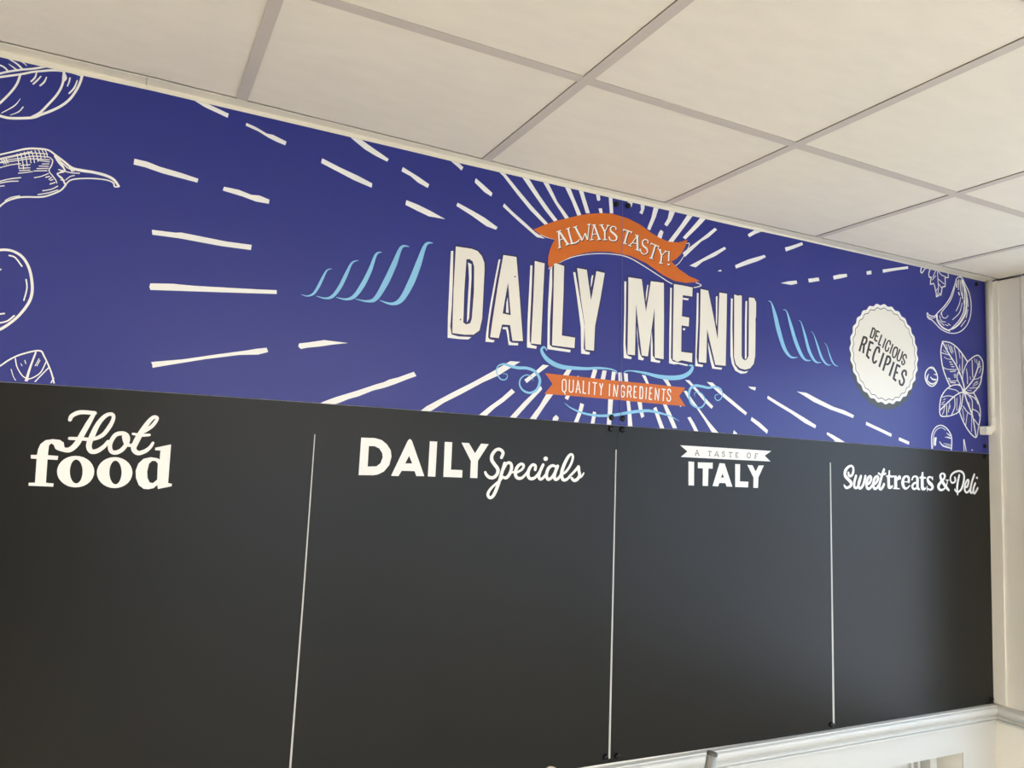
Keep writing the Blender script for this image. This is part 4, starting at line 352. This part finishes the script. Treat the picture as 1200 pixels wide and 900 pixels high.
# wall angle round the ceiling edge, in two lengths that meet with a hairline joint
def wall_angle(name, xa, xb):
    st = [xa] + [x for x, _ in FL if xa < x < xb] + [x for x, _ in TOP if xa < x < xb] + [xb]; st = sorted(set(st))
    bm = bmesh.new(); rows = []
    for x in st:
        fy = interp(FL, x); zt = interp(TOP, x)
        pr = [(fy, HC + 0.0008), (fy, HC - 0.0004), (fy + 0.0008, HC - 0.001), (-0.0035, HC - 0.0015), (-0.0015, HC - 0.003), (-0.0012, zt + 0.0003), (-0.0008, zt), (WF, zt), (WF, HC + 0.0008)]
        rows.append([bm.verts.new((x, y, z)) for y, z in pr])
    n = len(rows[0])
    for a, b in zip(rows, rows[1:]):
        for k in range(n): bm.faces.new([a[k], a[(k + 1) % n], b[(k + 1) % n], b[k]])
    bm.faces.new(rows[0]); bm.faces.new(rows[-1][::-1])
    struct(link(name, fixn(bm), M_trim))
wall_angle('trim_1', XL, -0.2912); wall_angle('trim_2', -0.2900, 2.645)
# dado rail, mitred in the corner
prof = [(-0.004, 0.9335), (0.013, 0.9325), (0.0145, 0.9290), (0.0175, 0.9285), (0.0225, 0.9255), (0.0245, 0.9200), (0.0240, 0.9140), (0.0205, 0.9070), (0.0140, 0.9010), (0.0090, 0.8975), (0.0070, 0.8945),
        (0.0110, 0.8930), (0.0145, 0.8905), (0.0150, 0.8880), (0.0120, 0.8860), (0.0060, 0.8845), (0.0060, 0.8830), (0.0115, 0.8815), (0.0135, 0.8790), (0.0130, 0.8760), (0.0070, 0.8735), (0.0020, 0.8715), (-0.004, 0.8715)]
bm = bmesh.new(); rows = [[bm.verts.new(c) for c in ((XL, -o, z), (XR(z) - o, -o, z), (XR(z) - o, -0.295, z))] for o, z in prof]
for a, b in zip(rows, rows[1:]):
    for k in range(2): bm.faces.new([a[k], a[k + 1], b[k + 1], b[k]])
bm.normal_update(); fixn(bm); struct(link('trim_5', bm, M_gloss, smooth=False))
# flat cover strip on the right wall, next to the corner
bm = bmesh.new(); box(bm, -0.008, 0.001, -0.044, -0.0005, 0.938, 2.494, True); struct(link('trim_6', fixn(bm), M_wall))
# window architrave on the right wall
bm = bmesh.new(); box(bm, -0.004, 0.0, -0.1235, -0.1185, 0.94, 2.494, True); box(bm, -0.012, 0.0, -0.1355 - 0.12, -0.1355, 0.94, 2.494, True)
struct(link('trim_7', fixn(bm), M_wall))

# ------------------------------------------------------------------ the four sign panels
PAN = {}
def panel(key, name, outline, material, label, cat, group):
    bm = bmesh.new(); prism(bm, outline, 0.0, T_)
    o = link(name, fixn(bm), material); thing(o, label, cat, group); PAN[key] = o
G = 0.0002
tl_ = [p for p in TOP if p[0] < ST[0]] + [(ST[0] - G, ST[1])]; bl_ = [p for p in BOT if p[0] < SB[0]] + [(SB[0] - G, SB[1])]
panel('HL', 'header_panel', tl_ + bl_[::-1], M_blue, 'blue header panel reading DAILY, with chilli and leaf drawings, left of the upper seam', 'sign', 'blue header panels above the menu boards')
tr_ = [(ST[0] + G, ST[1])] + [p for p in TOP if p[0] > ST[0]]; br_ = [(SB[0] + G, SB[1])] + [p for p in BOT if p[0] > SB[0]]
panel('HR', 'header_panel', tr_ + br_[::-1], M_blue, 'blue header panel reading MENU, with round badge and garlic drawing, right of the upper seam', 'sign', 'blue header panels above the menu boards')
kl = [(x, z - 0.0012) for x, z in BOT if x < KT[0]] + [(KT[0] - G, KT[1])]; kbl = [KBOT[0], (KB[0] - G, KB[1])]
panel('KL', 'menu_board', kl + kbl[::-1], M_black, 'black menu board headed Hot food and DAILY Specials, left of the lower seam', 'menu board', 'blank black menu boards')
kr = [(KT[0] + G, KT[1])] + [(x, z - 0.0012) for x, z in BOT if x > KB[0] + 0.01]; kbr = [(KB[0] + G, KB[1])] + KBOT[2:]
panel('KR', 'menu_board', kr + kbr[::-1], M_black, 'black menu board headed A TASTE OF ITALY and Sweet treats & Deli, beside the right corner', 'menu board', 'blank black menu boards')

def nrm_of(a, b):                                   # plane through a seam; normal points right
    d = Vector((b[0] - a[0], 0, b[1] - a[1])); n = Vector((d.z, 0, -d.x)).normalized()
    return n if n.x > 0 else -n
SEAM = {'H': (Vector((ST[0], 0, ST[1])), nrm_of(ST, SB)), 'K': (Vector((KT[0], 0, KT[1])), nrm_of(KT, KB))}
def clip_to(bm, key):
    co, no = SEAM[key[0]]
    if key[1] == 'L': cut(bm, co - no * G, no)
    else: cut(bm, co + no * G, -no); cut(bm, (2.6405 if key[0] == 'H' else 2.636, 0, 0), (1, 0, 0))
    if key[0] == 'H':
        cut(bm, (0, 0, 1.8398), (0, 0, -1))
        # top edge follows the outline: cut piecewise
        top = max((v.co.z for v in bm.verts), default=0)
        if top > 2.483:
            for (a, b), (c, d) in zip(TOP, TOP[1:]):
                fs = [f for f in bm.faces if any(v.co.z > 2.47 for v in f.verts) and min(v.co.x for v in f.verts) < c and max(v.co.x for v in f.verts) > a]
                if not fs: continue
                n = Vector((-(d - b), 0, c - a)).normalized()
                # only trim what lies over this stretch of the edge
                zone = [f for f in fs]
                es = list({e for f in zone for e in f.edges}); vs = list({v for f in zone for v in f.verts})
                xm = sum(f.calc_center_median().x for f in zone) / len(zone)
                bmesh.ops.bisect_plane(bm, geom=vs + es + zone, dist=1e-7, plane_co=(a, 0, b - 0.0003), plane_no=n, clear_outer=False)
                dead = [f for f in bm.faces if a - 0.02 <= f.calc_center_median().x <= c + 0.02 and (f.calc_center_median() - Vector((a, f.calc_center_median().y, b - 0.0003))).dot(n) > 1e-6]
                bmesh.ops.delete(bm, geom=dead, context='FACES')
def merge_flat(bm, y):
    """one flat, non-overlapping sheet out of all overlapping pen strokes"""
    vs, fs = [], []
    for f in bm.faces:
        c = [Vector((v.co.x * 10, v.co.z * 10)) for v in f.verts]
        for k in range(1, len(c) - 1):
            a, b, d = c[0], c[k], c[k + 1]; ar = (b.x - a.x) * (d.y - a.y) - (b.y - a.y) * (d.x - a.x)
            if abs(ar) < 1e-8: continue
            i = len(vs); vs += [a, b, d]; fs.append((i, i + 1, i + 2) if ar > 0 else (i, i + 2, i + 1))
    bm.free(); r = delaunay_2d_cdt(vs, [], fs, 0, 1e-5); out = bmesh.new()
    nv = [out.verts.new((q.x / 10, y, q.y / 10)) for q in r[0]]
    A = np.array([[(vs[i].x, vs[i].y) for i in f] for f in fs])           # input triangles, counter-clockwise
    V = np.array([(q.x, q.y) for q in r[0]]); T = np.array(r[2]); cen = V[T].mean(1); keep = np.zeros(len(T), bool)
    for s0 in range(0, len(T), 2000):
        c = cen[s0:s0 + 2000][:, None, :]; ok = np.ones((c.shape[0], len(A)), bool)
        for k in range(3):
            p, q = A[None, :, k], A[None, :, (k + 1) % 3]
            ok &= ((q[..., 0] - p[..., 0]) * (c[..., 1] - p[..., 1]) - (q[..., 1] - p[..., 1]) * (c[..., 0] - p[..., 0])) >= -1e-9
        keep[s0:s0 + 2000] = ok.any(1)
    for t, kp in zip(r[2], keep):
        if not kp: continue
        try: out.faces.new([nv[i] for i in t])
        except ValueError: pass
    bmesh.ops.delete(out, geom=[v for v in out.verts if not v.link_faces], context='VERTS')
    return out
def printed(name, items, layer, material, board, parent=None, label=None):
    """artwork of one board pair; returns the pieces keyed by board"""
    out = {}
    for side in 'LR':
        bm = bmesh.new()
        for it in items: ink(bm, it, 0.0)
        bm = merge_flat(bm, -0.00015 * layer)
        xs_ = [v.co.x for v in bm.verts] or [0]
        if (side == 'L' and min(xs_) > 0.97) or (side == 'R' and max(xs_) < 0.95): bm.free(); continue
        clip_to(bm, board + side)
        loose = [v for v in bm.verts if not v.link_faces]; bmesh.ops.delete(bm, geom=loose, context='VERTS')
        if not bm.faces: bm.free(); continue
        face_front(bm)
        p_ = parent.get(board + side) if isinstance(parent, dict) else None
        o = link(name, bm, material, p_ or PAN[board + side]); out[board + side] = o
        if label: o['label'] = label
    return out
for it in ART['ray']: printed('sunburst_ray', [it], 1, M_white, 'H')
printed('ribbon_outline', ART['ribbon_shadow_line'], 2, M_white, 'H', label='thin white line under the orange ribbon')
printed('flourish', ART['flourish'], 4, M_ltblue, 'H', label='light blue curling scroll')
sr = printed('small_ribbon', ART['small_ribbon'], 5, M_orange, 'H', label='small orange swallowtail banner')
printed('banner_lettering', ART['small_ribbon_lettering'], 6, M_white, 'H', sr)
# navy keyline round the title letters
key = []
for it in ART['title_letter']:
    for ring in [it[2]] + it[3]: key.append(('S', 1, 0, ring, [92]))
TL = printed('title_lettering', ART['title_letter'], 9, M_cream, 'H', label='large cream block letters')
printed('title_drop_lettering', ART['title_shadow'], 7, M_white, 'H')
printed('title_keyline', key, 6, M_navy, 'H', TL)
for it in ART['title_fleck']: printed('title_fleck', [it], 10, M_navy, 'H', TL)
rb = printed('ribbon', ART['ribbon'], 8, M_orange, 'H', label='waving orange ribbon')
printed('ribbon_lettering', ART['ribbon_lettering'], 10, M_white, 'H', rb)
printed('ribbon_drop_lettering', ART['ribbon_lettering_shadow'], 9, M_ink, 'H', rb)
wm = [it for it in ART['wave_mark']]
for it in wm: printed('wave_mark', [it], 3, M_ltblue, 'H')
for nm in ('leaf_drawing', 'chilli_drawing', 'tomato_drawing', 'small_leaf_drawing', 'herb_drawing', 'garlic_drawing', 'basil_drawing', 'olive_drawing', 'small_olive_drawing', 'sprig_drawing', 'berry_drawing'):
    printed(nm, ART[nm], 3, M_white, 'H', label={'leaf_drawing': 'white line drawing of a large leaf', 'chilli_drawing': 'white line drawing of a chilli pepper', 'tomato_drawing': 'white line drawing of a tomato',
            'small_leaf_drawing': 'white line drawing of a leaf tip', 'herb_drawing': 'white line drawing of a herb sprig', 'garlic_drawing': 'white line drawing of a garlic clove',
            'basil_drawing': 'white line drawing of basil leaves', 'olive_drawing': 'white line drawing of an olive cut off by the panel edge', 'berry_drawing': 'tiny white dot drawing at the panel edge', 'small_olive_drawing': 'white line drawing of a small olive', 'sprig_drawing': 'white line drawing of a leaf tip at the panel edge'}[nm])
# round scalloped badge
bx, bz, br = BADGE
def ring(r, amp, n=28, seg=6, ox=0.0, oz=0.0):
    return [Vector((bx + ox + (r + amp * math.cos(n * t)) * math.cos(t), bz + oz + (r + amp * math.cos(n * t)) * math.sin(t))) for t in [k * 2 * math.pi / (n * seg) for k in range(n * seg)]]
def flat(name, rings, layer, material, parent, label=None):
    bm = bmesh.new(); y = -0.00015 * layer
    vs = [bm.verts.new((q.x, y, q.y)) for r in rings for q in r]
    if len(rings) == 2:
        n = len(rings[0])
        for k in range(n): bm.faces.new([vs[k], vs[(k + 1) % n], vs[n + (k + 1) % n], vs[n + k]])
    else: bm.faces.new(vs)
    face_front(bm); o = link(name, bm, material, parent)
    if label: o['label'] = label
    return o
flat('badge_backing', [ring(br - 0.0025, 0.0030, ox=-0.003, oz=-0.0195)], 2, M_dark, PAN['HR'], 'dark grey scalloped disc printed behind the badge')
bd = flat('badge', [ring(br - 0.0025, 0.0032)], 3, M_white, PAN['HR'], 'round cream badge with scalloped edge')
flat('badge_centre', [ring(br - 0.0160, 0.0030)], 3.5, M_cream, bd)
flat('badge_border', [ring(br - 0.0150, 0.0030), ring(br - 0.0176, 0.0030)], 4, M_ink, bd)
printed('badge_lettering', ART['badge_lettering'], 4.5, M_ink, 'H', {'HR': bd})
# headings and dividers on the black boards
printed('hot_food_heading', ART['hot_food_heading'], 1, M_white, 'K')
printed('daily_specials_heading', ART['daily_specials_heading'], 1, M_white, 'K')
ih = printed('italy_heading', ART['italy_heading'], 1, M_white, 'K')
for p0, p1 in ((0, 4), (4, 17), (17, 99)): printed('banner_lettering', ART['italy_banner_lettering'][p0:p1], 2, M_ink, 'K', ih, 'small black typewriter lettering')
printed('sweet_treats_heading', ART['sweet_treats_heading'], 1, M_white, 'K')
for it in ART['divider_line']: printed('divider_line', [it], 1, M_grey, 'K')
bm = bmesh.new(); w_ = 0.0007
bm.faces.new([bm.verts.new(c) for c in ((ST[0] - w_, -0.0017, ST[1] - 0.001), (ST[0] + w_, -0.0017, ST[1] - 0.001), (SB[0] + w_, -0.0017, SB[1]), (SB[0] - w_, -0.0017, SB[1]))])
face_front(bm); link('edge_strip', bm, M_seam, PAN['HL'])
# black screw caps
def cap(x, z, parent):
    bm = bmesh.new(); R_ = 0.0085; rows = []; seg = 20
    for r, y in ((R_, 0.0), (R_ * 1.0, -0.0018), (R_ * 0.92, -0.0040), (R_ * 0.70, -0.0056), (R_ * 0.35, -0.0064)):
        rows.append([bm.verts.new((x + r * math.cos(k * 2 * math.pi / seg), y - 0.0003, z + r * math.sin(k * 2 * math.pi / seg))) for k in range(seg)])
    for a, b in zip(rows, rows[1:]):
        for k in range(seg): bm.faces.new([a[k], a[(k + 1) % seg], b[(k + 1) % seg], b[k]])
    bm.faces.new(rows[-1]); bm.faces.new(rows[0][::-1]); link('screw_cap', fixn(bm), M_cap, parent, True)
for x, z in BOLTS['bt']: cap(x, z, PAN['HL' if x < 0.96 else 'HR'])
for x, z in BOLTS['kt']: cap(x, z, PAN['KL' if x < 0.96 else 'KR'])

# ------------------------------------------------------------------ conduit in the corner
px_, py_ = 2.6440, -0.0165
def pxz(z): return px_ - (2.5 - z) * 0.0075
e = bpy.data.objects.new('conduit_pipe', None); SC.collection.objects.link(e); e.location = (pxz(1.92), py_, 1.92); bpy.context.view_layer.update()
thing(e, 'thin ivory conduit pipe in the right corner, ending beside the blue panel', 'pipe')
bm = bmesh.new(); tube(bm, [(pxz(z), py_, z) for z in (2.499, 2.3, 2.1, 1.955)], 0.0097, 24); link('pipe', fixn(bm), M_pvc, e, True)
bm = bmesh.new(); R_ = 0.026; cx, cz = pxz(1.95) - R_, 1.951
tube(bm, [(cx + R_, py_, 1.972)] + [(cx + R_ * math.cos(t), py_, cz + R_ * math.sin(t) - 0.004) for t in [-k * math.pi / 16 for k in range(9)]] + [(cx - 0.004, py_, cz - R_ - 0.004)], 0.0118, 24)
link('elbow', fixn(bm), M_pvc, e, True)
bm = bmesh.new(); zc = cz - R_ - 0.004; box(bm, 2.5835, cx + 0.001, py_ - 0.014, -0.0004, zc - 0.0155, zc + 0.0155)
bmesh.ops.bevel(bm, geom=bm.edges[:], offset=0.002, segments=2, affect='EDGES'); link('socket', fixn(bm), M_pvc, e)

# ------------------------------------------------------------------ things that just rise into the bottom of the frame
e = bpy.data.objects.new('metal_pole', None); SC.collection.objects.link(e); e.location = (0.52, -0.60, 0.0); bpy.context.view_layer.update()
thing(e, 'grey metal pole with a dark end plug, in front of the dado rail', 'pole')
a, b = Vector((0.52, -0.60, 0.02)), Vector((0.7795, -0.60, 1.184))
bm = bmesh.new(); tube(bm, [a, b], 0.0098, 24); link('tube', fixn(bm), M_steel, e, True)
d = (b - a).normalized(); bm = bmesh.new(); tube(bm, [b - d * 0.002, b + d * 0.003, b + d * 0.0045], [0.0101, 0.0101, 0.0082], 24); link('end_cap', fixn(bm), M_plug, e)
bm = bmesh.new(); tube(bm, [a - d * 0.018, a + d * 0.03], [0.0125, 0.012], 24); link('rubber_foot', fixn(bm), M_plug, e)
e = bpy.data.objects.new('hooked_stick', None); SC.collection.objects.link(e); e.location = (0.43, -0.60, 0.0); bpy.context.view_layer.update()
thing(e, 'cream rounded stick tip at the bottom edge, before the black board', 'stick')
bm = bmesh.new(); pth = [(0.436, -0.60, 0.02), (0.436, -0.60, 1.178)] + [(0.424 + 0.012 * math.cos(t), -0.60, 1.190 + 0.010 * math.sin(t)) for t in [k * math.pi / 8 for k in range(1, 8)]]
tube(bm, pth, [0.0075] * (len(pth) - 3) + [0.0065, 0.005, 0.003], 20); link('shaft', fixn(bm), M_butter, e, True)
bm = bmesh.new(); tube(bm, [(0.436, -0.60, 0.0), (0.436, -0.60, 0.04)], [0.014, 0.012], 20); link('rubber_foot', fixn(bm), M_plug, e)
